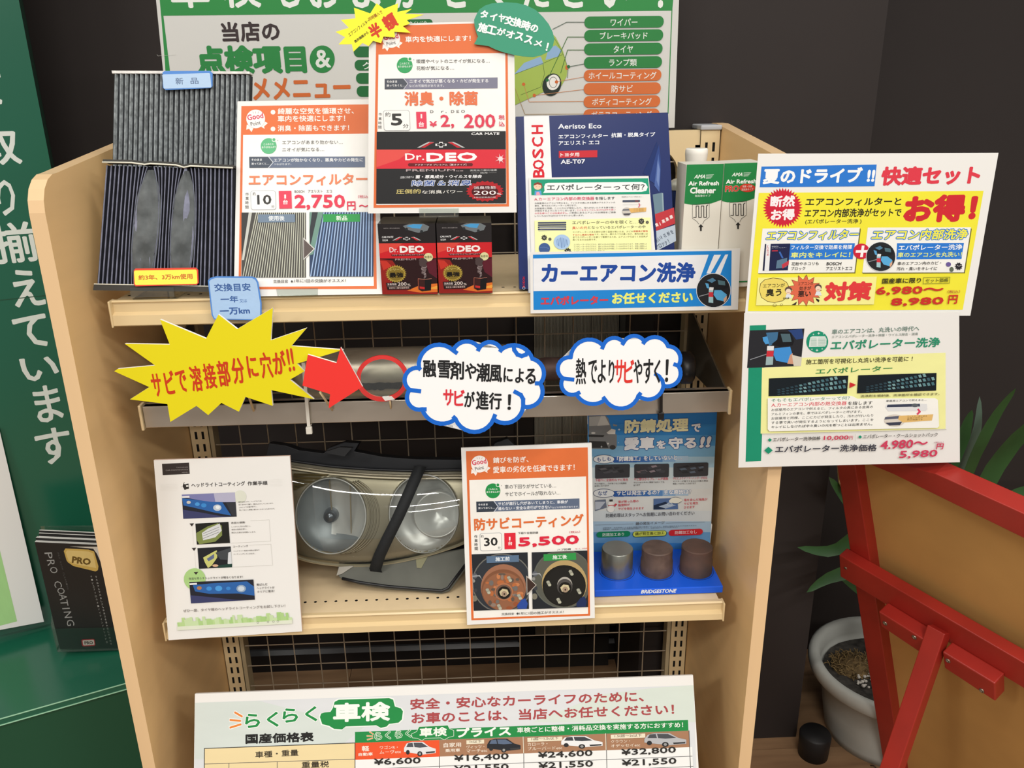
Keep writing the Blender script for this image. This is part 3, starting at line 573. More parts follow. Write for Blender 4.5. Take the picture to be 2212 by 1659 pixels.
for i, (tx, a, y, b, c) in enumerate((('お部屋用のエアコンで例えると、フィルタの奥にある金属のアルミフィンの', 105, 490, 1305, '#777'), ('事を、車ではエバポレーターと呼びます。', 105, 528, 735, '#777'), ('お部屋用と同様、ここにカビが発生したり、汚れが付いたりする事で臭い', 105, 567, 1310, '#777'),
     ('が発生するようになってしまいます。', 105, 603, 715, '#777'), ('ここをキレイにしなければ中々臭い', 735, 592, 1312, '#d96a80'), ('の元を断つことは出来ません。', 105, 641, 605, '#d94a66'), ('ご家庭にあるエアコンのお掃除をご想像', 620, 632, 1315, '#777'), ('していただければわかりやすいかと思います。', 105, 678, 838, '#777'))): s.t(tx, a, y, b, y-14*(b-a)/1200, 26, c, .005)
s.t('家庭用エアコンで例えると…', 1400, 390, 1725, 387, 16, '#666'); s.q(1415, 460, 1675, 456, 30, '#4a5266', r=.3); s.q(1600, 455, 1650, 454, 22, '#7a4a50'); s.line([(1420, 500), (1700, 496)], 3, '#ccc')
s.el(1478, 602, 70, 64, '#c9c4bd'); s.poly([(1410, 590), (1420, 565), (1535, 560), (1545, 585)], '#6a6c74'); s.poly([(1420, 630), (1540, 625), (1515, 655), (1440, 655)], '#4c4a52'); s.poly([(1505, 555), (1770, 540), (1765, 600), (1540, 620)], '#e0b26a'); s.line([(1660, 480), (1672, 505), (1655, 535)], 12, '#d8506a')
for y in (560, 580, 600): s.t('フィルター奥にある', 1580, y, 1728, y-4, 13, '#7a5a20')
s.poly([(100, 735), (1830, 690), (1845, 1190), (110, 1230)], '#f5f6b4')
for y in (758, 790, 822, 855): s.q(150, y+26, 575, y+22, 26, '#3d4560', r=.4)
s.line([(560, 835), (190, 840), (170, 845), (190, 862), (560, 856)], 5, '#c9ccd8'); s.line([(160, 895), (560, 880)], 4, '#9aa0b0')
s.t('エバポレーターの中を覗くと…', 662, 795, 1635, 782, 55, '#4a4f42', .01); s.t('臭いの元', 662, 868, 888, 865, 46, '#d9503c', .015); s.t('となっているエバポレーターの中', 900, 862, 1755, 850, 46, '#4a4f42', .01)
for i, (tx, a, y, b, c) in enumerate((('エバポレーターのある部分は狭く温度が高いため、カビや', 670, 922, 1570, '#8a8a60'), ('雑菌臭が繁殖', 1575, 908, 1790, '#d86a50'), ('するのに最適な環境', 670, 962, 985, '#d86a50'), ('です。他にも、煙やタバコの臭いなど、車内の臭いは', 990, 955, 1790, '#8a8a60'), ('全てエバポレーターを通って循環するため、エアコンから出てくる空気が', 670, 998, 1790, '#8a8a60'), ('臭くなるのは必然です。', 670, 1036, 1025, '#8a8a60'))): s.t(tx, a, y, b, y-12*(b-a)/1100, 28, c)
for i in range(4): s.t('エバポレーターがカビだらけ、黒ずんだものが付着しているのがわかります。年数と環境により'[:42 if i < 3 else 18], 685, 1105+33*i, 1775 if i < 3 else 1145, 1093+33*i+(0 if i < 3 else 8), 24, '#a3a38a')
for cx, cy, r_ in ((245, 990, 36), (1695, 745, 38), (597, 1195, 44), (330, 1012, 20), (1782, 760, 20)):
    s.star(cx, cy, r_*.8, r_*1.35, 9, '#33332c'); s.el(cx, cy, r_, r_, '#33332c', 20); s.line([(cx-r_*.5, cy-r_*.3), (cx-r_*.12, cy)], r_*.15, '#d8d8c0'); s.line([(cx+r_*.5, cy-r_*.3), (cx+r_*.12, cy)], r_*.15, '#d8d8c0'); s.line([(cx-r_*.35, cy+r_*.3), (cx, cy+r_*.48), (cx+r_*.35, cy+r_*.3)], r_*.1, '#d8d8c0')
s.el(248, 1150, 84, 82, '#3c5a92'); s.line([(180, 1140), (240, 1130), (310, 1150)], 6, '#6a86b8')
s.el(508, 1055, 122, 112, '#a9c6e8')
for i in range(8): s.line([(425+i*22, 985+abs(i-3.5)*10), (440+i*21, 1150-abs(i-3.5)*14)], 9, '#5878b0' if i % 2 else '#7f9fd0')
s.done()
# blue banner in front
s = Sheet((1370, 672), -.3065, 0); s.board([(1145, 545), (1599, 537), (1594, 669), (1146, 677)], .0008, 'air_conditioner_banner', M_PAPER, None, 'blue and white landscape banner with a spray picture at the upper shelf edge', 'banner')
s.fr(1050, 350, 3.95)
s.poly([(400, 790), (2095, 755), (2090, 1225), (405, 1262)], '#1c86d6'); s.poly([(402, 823), (1900, 790), (1795, 1078), (405, 1102)], '#eceef2')
s.poly([(1935, 792), (1990, 790), (1905, 985), (1845, 988)], '#e9ecf1') if 0 else None
s.poly([(1898, 792), (1950, 790), (1880, 945), (1835, 985)], '#1c86d6')
s.poly([(1945, 791), (2005, 790), (1915, 950), (1880, 950)], '#eceef2'); s.poly([(2040, 789), (2066, 788), (2000, 955), (1950, 955)], '#eceef2')
def two_tone(s, txt, x0, y0, x1, y1, h, c1, c2, b):
    s.t(txt, x0, y0, x1, y1, h, c1, b)
two_tone(s, 'カーエアコン洗浄', 470, 1035, 1780, 1028, 175, '#1d489f', None, .045)
s.t('エバポレーター', 465, 1222, 1040, 1214, 78, '#d6404e', .04, 0, '#7a3a60', .012); s.t('お任せください', 1072, 1214, 1762, 1200, 98, '#e9ef7a', .045)
def spray_picture(s, cx, cy, r, clip=True):
    s.el(cx, cy, r*1.03, r*1.03, '#dfe3e6'); s.el(cx, cy, r, r, '#202226')
    s.poly([(cx-r*.45, cy-r*.55), (cx+r*.1, cy-r*.75), (cx+r*.75, cy-r*.6), (cx+r*.9, cy-r*.2), (cx+r*.5, cy), (cx-r*.1, cy-r*.1), (cx-r*.3, cy-r*.3)], '#15171c')
    s.poly([(cx-r*.4, cy-r*.6), (cx-r*.05, cy-r*.75), (cx+r*.15, cy-r*.6), (cx-r*.1, cy-r*.45)], '#4e7d9c'); s.poly([(cx+r*.25, cy-r*.62), (cx+r*.68, cy-r*.55), (cx+r*.7, cy-r*.3), (cx+r*.3, cy-r*.35)], '#4d6e78')
    s.poly([(cx-r*.5, cy-r*.45), (cx-r*.3, cy-r*.4), (cx-r*.25, cy-r*.1), (cx-r*.4, cy-r*.15)], '#5aa6d6')
    s.poly([(cx+r*.05, cy-r*.02), (cx+r*.45, cy-r*.02), (cx+r*.8, cy+r*.25), (cx+r*.6, cy+r*.65), (cx+r*.2, cy+r*.55), (cx, cy+r*.25)], '#57a9dc')
    s.poly([(cx-r*.28, cy-r*.08), (cx-r*.02, cy-r*.06), (cx-r*.02, cy+r*.75), (cx-r*.3, cy+r*.72)], '#9fc4cc'); s.poly([(cx-r*.28, cy+r*.1), (cx-r*.02, cy+r*.1), (cx-r*.02, cy+r*.4), (cx-r*.29, cy+r*.38)], '#cc3340'); s.q(cx-r*.27, cy-r*.02, cx-r*.02, cy, r*.18, '#e6e6e6')
    s.line([(cx-r*.85, cy+r*.35), (cx-r*.3, cy+r*.2)], r*.05, '#8a8e94'); s.poly([(cx+r*.6, cy+r*.5), (cx+r*.8, cy+r*.3), (cx+r*.78, cy+r*.55), (cx+r*.62, cy+r*.75)], '#d7a98c')
s.el(1940, 1095, 148, 148, '#e8e9ea'); spray_picture(s, 1940, 1095, 143)
s.done()
# green spray cartons
M_GBOX = mat('carton_white', '#dcd8cc', .4); M_GR = '#1d8142'
def green_carton(quad, side_quad, Y, label, pro):
    s = carton('cleaner_carton', quad, Y, 0, .052, M_GBOX, label, 'box', 'air refresh cleaner cartons')
    s.fr(1380, 230, 6.9125); return s
bz = project((.3, -.29, ZS1))
s = green_carton([(1483, 356), (1563.5, 354), (1545, 621), (1467, 624)], None, -.293, 'green and white cleaner carton beside the dark blue box', 0)
s.poly([(716, 868), (1268, 856), (1232, 1395), (1180, 1412), (1080, 1448), (860, 1470), (780, 1466), (678, 1448)], M_GR)
s.t('AMA', 822, 1076, 988, 1074, 58, '#e6efe6', .03, .3)
for i in range(4): s.line([(1004, 1024+17*i), (1118-i*14, 1018+17*i)], 6, '#dfeadf')
s.t('Air Refresh', 738, 1184, 1194, 1178, 68, '#f0f3ee', .04); s.t('Cleaner', 760, 1302, 1146, 1298, 95, '#f0f3ee', .045); s.t('泡洗浄タイプ', 834, 1354, 1068, 1350, 36, '#e0ece0', .01)
def coil(s, cx, y0, k=1):
    s.line([(cx-125*k, y0+10), (cx-125*k, y0+215), (cx-60*k, y0+260), (cx-30*k, y0+300)], 5, '#3a3a38'); s.line([(cx-125*k, y0+10), (cx+60*k, y0-5), (cx+125*k, y0-15), (cx+125*k, y0+195), (cx+50*k, y0+250), (cx+25*k, y0+300)], 5, '#3a3a38')
    p = [(cx-110*k, y0+200)]
    for i in range(5):
        x = cx-70*k+i*38*k; p += [(x, y0+200 if i % 2 == 0 else y0+30), (x, y0+30 if i % 2 == 0 else y0+200)]
    s.line(p+[(cx+105*k, y0+15)], 11, '#33312f')
    s.poly([(cx-38, y0+345), (cx, y0+300), (cx+38, y0+345), (cx+14, y0+345), (cx+12, y0+405), (cx-12, y0+405), (cx-14, y0+345)], '#2c2b2a')
coil(s, 925, 1455); s.done()
P = [Vector(p) for p in (aty(1563.5, 356, -.235), aty(1644, 352, -.235))]
s = green_carton([(1564.5, 354), (1647, 350), (1627, 618), (1546.5, 621)], None, -.2925, 'green and white cleaner carton with red PRO lettering', 1)
s.poly([(1278, 852), (1830, 835), (1800, 1350), (1700, 1380), (1600, 1415), (1480, 1430), (1320, 1430), (1240, 1412)], M_GR)
s.t('AMA', 1385, 1044, 1545, 1042, 56, '#e6efe6', .03, .3)
for i in range(4): s.line([(1565, 992+17*i), (1675-i*14, 986+17*i)], 6, '#dfeadf')
s.t('Air Refresh', 1298, 1156, 1752, 1148, 66, '#f0f3ee', .04); s.t('PRO', 1284, 1278, 1490, 1272, 96, '#d8402f', .045, 0, '#f0ddd8', .02)
s.el(1618, 1216, 118, 62, '#d8402f'); s.t('消臭・抗菌', 1545, 1212, 1690, 1208, 34, '#f0e0d8', .01); s.t('泡洗浄タイプ', 1530, 1258, 1705, 1252, 34, '#f0e0d8', .01)
coil(s, 1480, 1425); s.fr(1400, 460, 6.913); s.line([(1300, 1028), (1475, 1022)], 22, '#1d8142'); s.done()
# can behind the cartons
can = empty('spray_can', aty(1503, 620, -.2), 'white capped spray can behind the green cartons', 'can')
c0 = aty(1504, 340, -.2); R_ = (aty(1528, 336, -.2)-aty(1480, 336, -.2)).length/2
mb = MB(); mb.lathe([(0, 0), (R_*.96, 0), (R_, .004), (R_, (c0.z-.03)-ZS1), (R_*.8, (c0.z-.018)-ZS1)], (c0.x, -.2, ZS1+.001)); mb.build('body', mat('can_silver', '#b9bcc0', .3, metal=.7), can)
mb = MB(); mb.lathe([(R_*.88, 0), (R_*.9, .012), (R_*1.0, .028), (R_*.99, .034), (R_*.9, .036), (0, .034)], (c0.x, -.2, c0.z-.023)); mb.build('cap', mat('cap_white', '#ece8df', .5), can)
btl = empty('small_bottle', aty(1462, 620, -.13), 'small bottle with grey dome cap between the dark blue box and the green cartons', 'bottle')
c1 = aty(1463, 398, -.13)
mb = MB(); mb.lathe([(0, 0), (.012, 0), (.0135, .003), (.0135, c1.z-ZS1-.012), (.012, c1.z-ZS1-.006)], (c1.x, -.13, ZS1+.001), 20); mb.build('body', mat('bottle_navy', '#1d2b55', .35), btl)
mb = MB(); mb.lathe([(.0145, 0), (.0145, .006), (.012, .012), (.006, .016), (0, .017)], (c1.x, -.13, c1.z-.008), 20); mb.build('cap', mat('cap_grey', '#a8a79c', .35, metal=.4), btl)
# ------------------------------------------------------------------ two black and red deodoriser cartons
M_BBOX = mat('carton_black', '#1b1516', .3, spec=.5)
def deo(quad, Y, label):
    s = carton('deodoriser_carton', quad, Y, 0, .07, M_BBOX, label, 'box', 'black and red deodoriser cartons'); s.quad = quad
    (x0, y0), (x1, y1), (x2, y2), (x3, y3) = quad
    k = (x1-x0)/124.0; F = lambda u, v: (x0+(x1-x0)*u+(x3-x0)*v+((x2-x3)-(x1-x0))*u*v, y0+(y1-y0)*u+(y3-y0)*v+((y2-y3)-(y1-y0))*u*v)
    P = lambda pts, c: s.poly([F(u, v) for u, v in pts], c)
    def T(tx, u0, v0, u1, v1, h, c, b=0, sh=0, out=None, ow=.05): s.t(tx, *F(u0, v0), *F(u1, v1), h*k, c, b, sh, out, ow)
    P([(0, .275), (1, .275), (1, .49), (0, .49)], '#c8232a'); P([(.0, .275), (.42, .275), (.3, .35), (0, .42)], '#d8463c')
    P([(0, .49), (1, .49), (1, 1), (0, 1)], '#2a1214'); P([(0, .5), (.22, .52), (.30, .62), (.12, .7), (.2, .85), (.5, .93), (1, .86), (1, 1), (0, 1)], '#8e1f1a'); P([(.0, .52), (.12, .53), (.2, .6), (.05, .66)], '#c03428'); P([(.45, .95), (.7, .87), (1, .85), (1, .97), (.7, .98)], '#d8702a'); P([(.8, .93), (1, .88), (1, .93)], '#e8a040'); P([(.8, .55), (1, .5), (1, .78), (.86, .7)], '#5a1a28')
    T('安定化二酸化塩素採用', .1, .07, .38, .07, 2.6, '#8a8484'); P([(.44, .03), (.55, 0), (.8, .0), (.9, .04), (.86, .1), (.7, .13), (.5, .08)], '#6d7478'); P([(.5, .03), (.62, .005), (.78, .01), (.74, .07), (.6, .06)], '#4a9ad0')
    s.el(*F(.5, .075), 3.2*k, 3.2*k, '#2a2d30', 14); s.el(*F(.76, .11), 3.2*k, 3.2*k, '#2a2d30', 14)
    T('CAR MATE', .06, .2, .26, .198, 4, '#e4e4e4', .02, .15); T('D234', .07, .245, .165, .243, 4, '#dcdcdc', .02)
    s.fr(*F(.495, .21), 1); winglogo(s, 0, 0, .145*k); s.fr(0, 0, 1)
    T('Dr.', .18, .405, .33, .403, 11, '#eddede', .015); T('DEO', .36, .412, .79, .408, 15, '#f0e6e4', .06)
    P([(.2, .435), (.82, .43), (.84, .452), (.22, .457)], '#5c1418'); T('ドクターデオプレミアム スチームタイプ', .23, .452, .78, .448, 3.2, '#c9b0b0'); T('PREMIUM', .27, .52, .64, .515, 4, '#b09a98', .02)
    s.el(*F(.86, .475), 9.8*k, 9.2*k, '#d8d4a0'); T('無香料', .79, .495, .93, .492, 6, '#4a4a20', .01)
    a = F(.27, .71); s.star(a[0], a[1], 19*k, 23*k, 26, '#a8903c', .85); s.el(a[0], a[1], 17.5*k, 14.5*k, '#7f6a28'); T('シリーズ', .16, .665, .4, .66, 5, '#d8c878', .01); T('最強', .15, .765, .4, .76, 11, '#120d08', .045)
    P([(.66, .78), (.78, .765), (.9, .78), (.88, .945), (.72, .96), (.655, .93)], '#141214'); P([(.66, .78), (.78, .79), (.77, .95), (.655, .93)], '#3a1a18'); s.line([F(.66, .78), F(.78, .79), F(.9, .78)], .8*k, '#c8806a'); s.line([F(.655, .93), F(.66, .78)], .8*k, '#b8604a')
    P([(.68, .89), (.77, .9), (.77, .93), (.68, .92)], '#c02a2a')
    random.seed(5)
    for i in range(22):
        v = .77-i*.012; u = .77+math.sin(i*.6)*.015+(random.random()-.5)*.05*(i/22+.3); s.el(*F(u, v), (1.6+i*.28)*k, (1.8+i*.16)*k, ['#5a4a4a', '#6f6060', '#857878'][i % 3] if i < 15 else '#4a3c3c', 12)
    P([(.08, .835), (.5, .83), (.52, .93), (.1, .935)], '#1a1012'); T('消臭性能', .1, .875, .27, .873, 5, '#d8c8c4'); T('200', .29, .88, .45, .877, 7.5, '#e0d0c8', .01); T('%', .46, .88, .52, .879, 4.5, '#cfc0b8'); T('安定化二酸化塩素使用', .13, .925, .49, .92, 4.2, '#c8b0a8'); s.line([F(.1, .89), F(.52, .885)], .5*k, '#a89088')
    s.done(rough=.35); return s
s = deo([(815.3, 484), (939.8, 483), (945.5, 635), (826, 635.5)], -.2952, 'black and red deodoriser carton nearer the orange air filter poster')
top = s.root
s2 = deo([(942.3, 483), (1061.5, 481.5), (1064, 632.5), (948.3, 633.6)], -.2956, 'black and red deodoriser carton nearer the dark blue box')
# ------------------------------------------------------------------ cabin filters
def filter_block(name, TL, TR, BR, BL, Y, tilt, cols, M, label, amp, thick, pockets=(), Mr=None, ridge=(2, 3)):
    s = Sheet(BL, Y, tilt); TL, TR, BR, BL = [Vector(p) for p in (TL, TR, BR, BL)]
    root = empty(name, s.raw(*((BL+BR)/2)), label, 'filter'); mb = MB(); rows = 22; sub = 6; N = cols*sub; vs = []; mr = []
    random.seed(len(label))
    jit = [[(random.random()-.5)*.22 for _ in range(4)] for _ in range(cols+1)]
    for j in range(rows+1):
        v = j/rows
        for i in range(N+1):
            u = i/N; ph = (i % sub)/sub; c_ = min(cols, i//sub)
            uu = u+jit[c_][0]/cols*.6*math.sin(3.1*v*(1+jit[c_][1])+jit[c_][2]*9)
            hgt = (.5-.5*math.cos(2*math.pi*ph))**1.5
            for pu, pw in pockets:
                c0 = pu(v); w_ = pw(v); d = uu-c0
                if abs(uu-c0) < .3: uu = uu+(w_*.5)*math.exp(-abs(d)/.05)*(1 if d > 0 else -1)*(1-math.exp(-abs(d)/.004))
            pe = (TL*(1-uu)+TR*uu)*(1-v)+(BL*(1-uu)+BR*uu)*v
            vs.append(s.raw(pe.x, pe.y, amp*hgt))
    W = N+1
    fs = [(j*W+i, (j+1)*W+i, (j+1)*W+i+1, j*W+i+1) for j in range(rows) for i in range(N)]
    mb.add(vs, fs, 0, None, True)
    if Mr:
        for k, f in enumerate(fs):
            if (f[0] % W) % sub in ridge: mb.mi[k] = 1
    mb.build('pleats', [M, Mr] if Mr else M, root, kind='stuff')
    mb = MB(); mb.prism([s.raw(*(p)) for p in (TL, TR, BR, BL)], s.n*-thick); mb.build('backing', M, root)
    s.root = root; return s, root
M_PN = mat('charcoal_felt_lit', '#8a9092', .95, var=.35, scale=140, bump=.5); M_PD = mat('charcoal_felt_shade', '#34373b', .95, var=.3, scale=120)  # crest light and fold shade painted as two tones of one felt
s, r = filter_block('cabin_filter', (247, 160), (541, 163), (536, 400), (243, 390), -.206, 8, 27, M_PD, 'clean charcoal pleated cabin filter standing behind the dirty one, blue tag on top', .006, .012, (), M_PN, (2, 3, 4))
mb = MB(); mb.prism([s.raw(*p, .006) for p in ((245, 154), (541, 156), (542, 161), (246, 160))], s.n*-.018); mb.build('top_strip', mat('felt_white', '#d9d6d2', .9, var=.2, scale=90), r)
k, o = sub_sheet(s, [(351, 156), (356, 153.5), (454, 153), (459, 158), (459, 186), (455, 190), (358, 194.5), (352, 190)], .001, 'tag', mat('tag_blue_edge', '#4f86cf', .5), r, 'pale blue rectangular tag', .010)
k.fr(340, 0, 4.809); k.q(66, 922, 562, 908, 150, '#b9d4f2', r=.1); k.t('新', 192, 880, 274, 878, 72, '#6a7fa0', .02); k.t('品', 346, 874, 430, 872, 66, '#6a7fa0', .02); k.done(o)
M_UN = mat('navy_felt_lit', '#777a8c', .9, var=.2, scale=100); M_UD = mat('navy_felt_shade', '#14151f', .95, var=.3, scale=60)  # pleats coloured with painted light on the crests and shade between
pk = ((lambda v: .36-.03*v, lambda v: .20*math.sin(math.pi*min(1, (v+.03)*.92))**.8*(1 if v < .55 else 1-.45*(v-.55))+.05*v), (lambda v: .635-.025*v, lambda v: .185*math.sin(math.pi*min(1, (v+.02)*.92))**.8*(1 if v < .55 else 1-.45*(v-.55))+.04*v))
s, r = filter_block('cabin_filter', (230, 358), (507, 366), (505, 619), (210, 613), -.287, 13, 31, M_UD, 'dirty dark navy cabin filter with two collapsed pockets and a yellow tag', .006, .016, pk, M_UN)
for pu, pw in pk:
    mb = MB(); vs = []; rows = 18; n = 8
    TL, TR, BR, BL = [Vector(p) for p in ((230, 358), (507, 366), (505, 619), (210, 613))]
    for j in range(rows+1):
        v = .03+.97*j/rows; c0 = pu(v); w_ = max(.004, pw(v)*.98)
        for i in range(n+1):
            a = i/n-.5; uu = c0+a*w_*(1+.1*math.sin(v*9)); pe = (TL*(1-uu)+TR*uu)*(1-v)+(BL*(1-uu)+BR*uu)*v
            vs.append(s.raw(pe.x, pe.y, .0045+.005*math.cos(a*math.pi)*(.7+.3*math.sin(v*13+a*4))-.0035*math.exp(-((a-.1*math.sin(v*6))/.12)**2)))
    mb.add(vs, [(j*(n+1)+i, (j+1)*(n+1)+i, (j+1)*(n+1)+i+1, j*(n+1)+i+1) for j in range(rows) for i in range(n)], 0, None, True)
    mb.build('collapsed_pocket', mat('pocket_felt', '#6b7072', .9, var=.35, scale=28, hex2='#45494a'), r)
tp = [(227, 350), (290, 351), (318, 355), (330, 353), (385, 356), (402, 361), (416, 358), (507, 362)]
mb = MB()
for a, b in zip(tp[:-1], tp[1:]):
    mb.prism([s.raw(a[0], a[1]-4, .007), s.raw(b[0], b[1]-4, .007), s.raw(b[0], b[1]+1.5, .007), s.raw(a[0], a[1]+1.5, .007)], s.n*-.022)
mb.build('top_strip', mat('strip_dark', '#3c3b38', .8), r)
mb = MB(); mb.tube([s.raw(x, y+2.5, .0085) for x, y in tp], .0012, 6, smooth=True); mb.build('white_edge', mat('felt_cream', '#d8d6c6', .8), r)
mb = MB(); mb.prism([s.raw(*p, .007) for p in ((208, 612.5), (505, 618.5), (505, 631), (206, 627))], s.n*-.022); mb.build('bottom_strip', mat('strip_dark'  , '#3c3b38', .8), r)
mb = MB(); mb.prism([s.raw(*p, .0073) for p in ((208, 612.5), (505, 618.5), (505, 620), (208, 614.3))], s.n*-.003); mb.build('white_edge', mat('felt_cream', '#d8d6c6', .8), r)
k, o = sub_sheet(s, [(289, 584), (293, 580), (423, 578), (428, 583), (429, 611), (425, 615), (293, 618.5), (289, 614)], .001, 'tag', mat('tag_red_edge', '#d8402c', .5), r, 'yellow rectangular tag with red edge', .0105)
k.fr(200, 420, 6.9125); k.q(632, 1352, 1568, 1336, 216, '#f6ee58', r=.12); k.t('約3年、3万km使用', 688, 1282, 1496, 1262, 80, '#c9622a', .03); k.done(o)
mb = MB(); mb.box(s.raw(286, 640).x, -.292, ZS1+.001, s.raw(382, 640).x, -.24, ZS1+.0022); mb.prism([s.raw(*p, .009) for p in ((286, 622), (380, 621), (382, 641), (288, 643))], s.n*-.001); mb.build('clear_stand', M_CLIP, r)
# blue service interval tag hanging at the shelf edge
s = Sheet((505, 690), -.310, 2)
q = [(449, 606), (455, 600), (467, 597), (545, 597.5), (553, 601), (558, 610), (565, 655), (565, 692), (462, 690), (457, 680)]
s.board(q, .001, 'interval_tag', mat('tag_blue_edge', '#4f86cf', .5), None, 'pale blue rounded tag hanging over the upper shelf edge above the big starburst', 'tag')
s.poly([(452, 608), (457, 603), (468, 600), (544, 600.5), (551, 604), (555, 611), (562, 655), (562, 690), (464, 688), (460, 680)], '#aecdf0')
s.fr(0, 400, 3.95); s.t('交換目安', 1832, 908, 2142, 902, 68, '#3f62a0', .03); s.t('一年', 1885, 1003, 2036, 1000, 58, '#3f62a0', .035); s.t('又は', 2046, 1003, 2110, 1001, 30, '#4f72b0', .01); s.t('一万km', 1880, 1108, 2136, 1100, 62, '#3f62a0', .04); s.done()
# ------------------------------------------------------------------ muffler tied to the rail
M_MUF = mat('muffler_steel', '#a79f90', .36, metal=.6, var=.12, scale=14, stretch=(1, 4, 4)); M_RUSTP = mat('rusty_pipe', '#5a4744', .6, metal=.4, var=.3, scale=30, bump=.3)
MY = -.195
c = aty(800, 808, MY); rad = .0415; zc = aty(800, 807, MY).z
muf = empty('exhaust_muffler', (0, MY, zc-rad), 'old exhaust muffler and pipe lying along the chrome rail behind the signs', 'muffler')
xL = aty(632, 815, MY).x; xR = aty(1150, 805, MY).x; xr2 = aty(1480, 800, MY).x
def ax(prof): return [(r, x) for x, r in prof]
mb = MB(); mb.lathe(ax([(0, 0), (.0, .02), (.012, .034), (.022, rad-.002), (.028, rad), (.036, rad), (xR-xL-.04, rad), (xR-xL-.034, rad+.0015), (xR-xL-.028, rad), (xR-xL-.012, .030), (xR-xL, .0175)]), (xL, MY, zc), 40, axis=(1, 0, 0)); mb.build('canister', M_MUF, muf)
zp = aty(1180, 797, MY).z
mb = MB(); mb.tube([(xR-.005, MY, zc-.004), (xR+.02, MY, zp), (aty(1350, 800, MY).x, MY, zp-.002), (xr2-.03, MY, zp-.004), (xr2, MY, zp-.004)], [.0175, .0185, .0175, .0175, .0175], 20); mb.build('tail_pipe', M_RUSTP, muf)
mb = MB(); mb.lathe(ax([(0, .0), (0, .022), (.006, .026), (.02, .026), (.024, .021), (.024, .01)]), (xr2-.012, MY, zp-.004), 24, axis=(1, 0, 0)); mb.build('rubber_end', M_BLACK, muf)
mb = MB(); zt_ = aty(1190, 850, -.24).z
mb.tube([(xL-.05, MY+.01, zc-.01), (xL+.002, MY, zc-.006)], .016, 16); mb.build('inlet_pipe', M_RUSTP, muf)
# torn rust hole along the seam
random.seed(11); mb = MB(); xa_, xb_ = aty(772, 824, MY-rad).x, aty(868, 824, MY-rad).x; n = 16; up_, lo_ = [], []
for i in range(n+1):
    u = i/n; x = xa_+(xb_-xa_)*u; a0 = math.radians(3+random.random()*2); a1 = math.radians(-11-random.random()*3+5*abs(u-.5))
    for L_, a in ((up_, a0), (lo_, a1)): L_.append((x, MY-(rad+.0006)*math.cos(a), zc-.004+(rad+.0006)*math.sin(a)))
mb.add(up_+lo_, [(i, i+1, n+2+i, n+1+i) for i in range(n)]); mb.build('rust_hole', mat('rust_hole_black', '#17110f', .9, var=.5, scale=90, bump=.6), muf)
# red ring marker
s = Sheet((826, 817), -.273, 0); ring = MB(); A = []; B = []
for k in range(48):
    t = -2*math.pi*k/48; A.append((826+57*math.cos(t), 817+50*math.sin(t))); B.append((826+47*math.cos(t), 816.5+41*math.sin(t)))
v = [s.raw(*p, .001) for p in A+B]+[s.raw(*p, -.001) for p in A+B]; n = 48
f = []
for i in range(n):
    j = (i+1) % n; f += [[i, j, n+j, n+i], [2*n+i, 3*n+i, 3*n+j, 2*n+j], [i, 2*n+i, 2*n+j, j], [n+i, n+j, 3*n+j, 3*n+i]]
ring.add(v, f); rg = tag(ring.build('red_ring', mat('gloss_red', '#e2302c', .15, spec=.7, coat=.5), None), 'glossy red ring marking the rusty hole in the muffler', 'ring')
mb = MB(); mb.prism([s.raw(*p, .002) for p in ((826, 857), (846, 855), (853, 862), (832, 865))], s.n*-.004); mb.build('white_tape', M_FOAM, rg)
mb = MB(); mb.prism([s.raw(*p, -.001) for p in B[::3]], s.n*-.0006); mb.build('clear_sheet', M_CLIP, rg)
mb = MB(); mb.tube([s.raw(842, 863, 0), (s.raw(842, 863).x, RY-.0025, ZR1-.012)], .0014, 6); mb.build('wire_hanger', M_STEEL, rg)
# zip ties
def tie(name, a, b, M, label):
    Yt = RY-.006; p0, p1 = aty(*a, Yt-.004), aty(*b, Yt); mb = MB(); mb.bar(p0, p1, .0048, .0014, (0, 1, 0)); r = tag(mb.build(name, M, None), label, 'cable tie')
    mb = MB(); e = p1; mb.box(e.x-.0045, e.y-.003, e.z-.012, e.x+.0045, e.y+.003, e.z-.001); mb.build('tie_head', M, r, bevel=.0008)
    mb = MB(); mb.box(e.x-.0024, RY-.0055, ZR1+.001, e.x+.0024, RY+.022, ZR1+.003); mb.box(e.x-.0024, RY+.0205, ZR0-.003, e.x+.0024, RY+.0225, ZR1+.003); mb.box(e.x-.0024, RY-.0055, ZR0-.004, e.x+.0024, RY+.022, ZR0-.0025); mb.build('tie_loop', M, r); return r
tie('cable_tie', (655, 784), (667, 921), mat('nylon_white', '#dfdcd2', .4), 'white cable tie wrapped round the chrome rail under the red arrow')
tie('cable_tie', (1428, 850), (1428, 890), M_BLACK, 'black cable tie wrapped round the chrome rail under the small cloud sign')
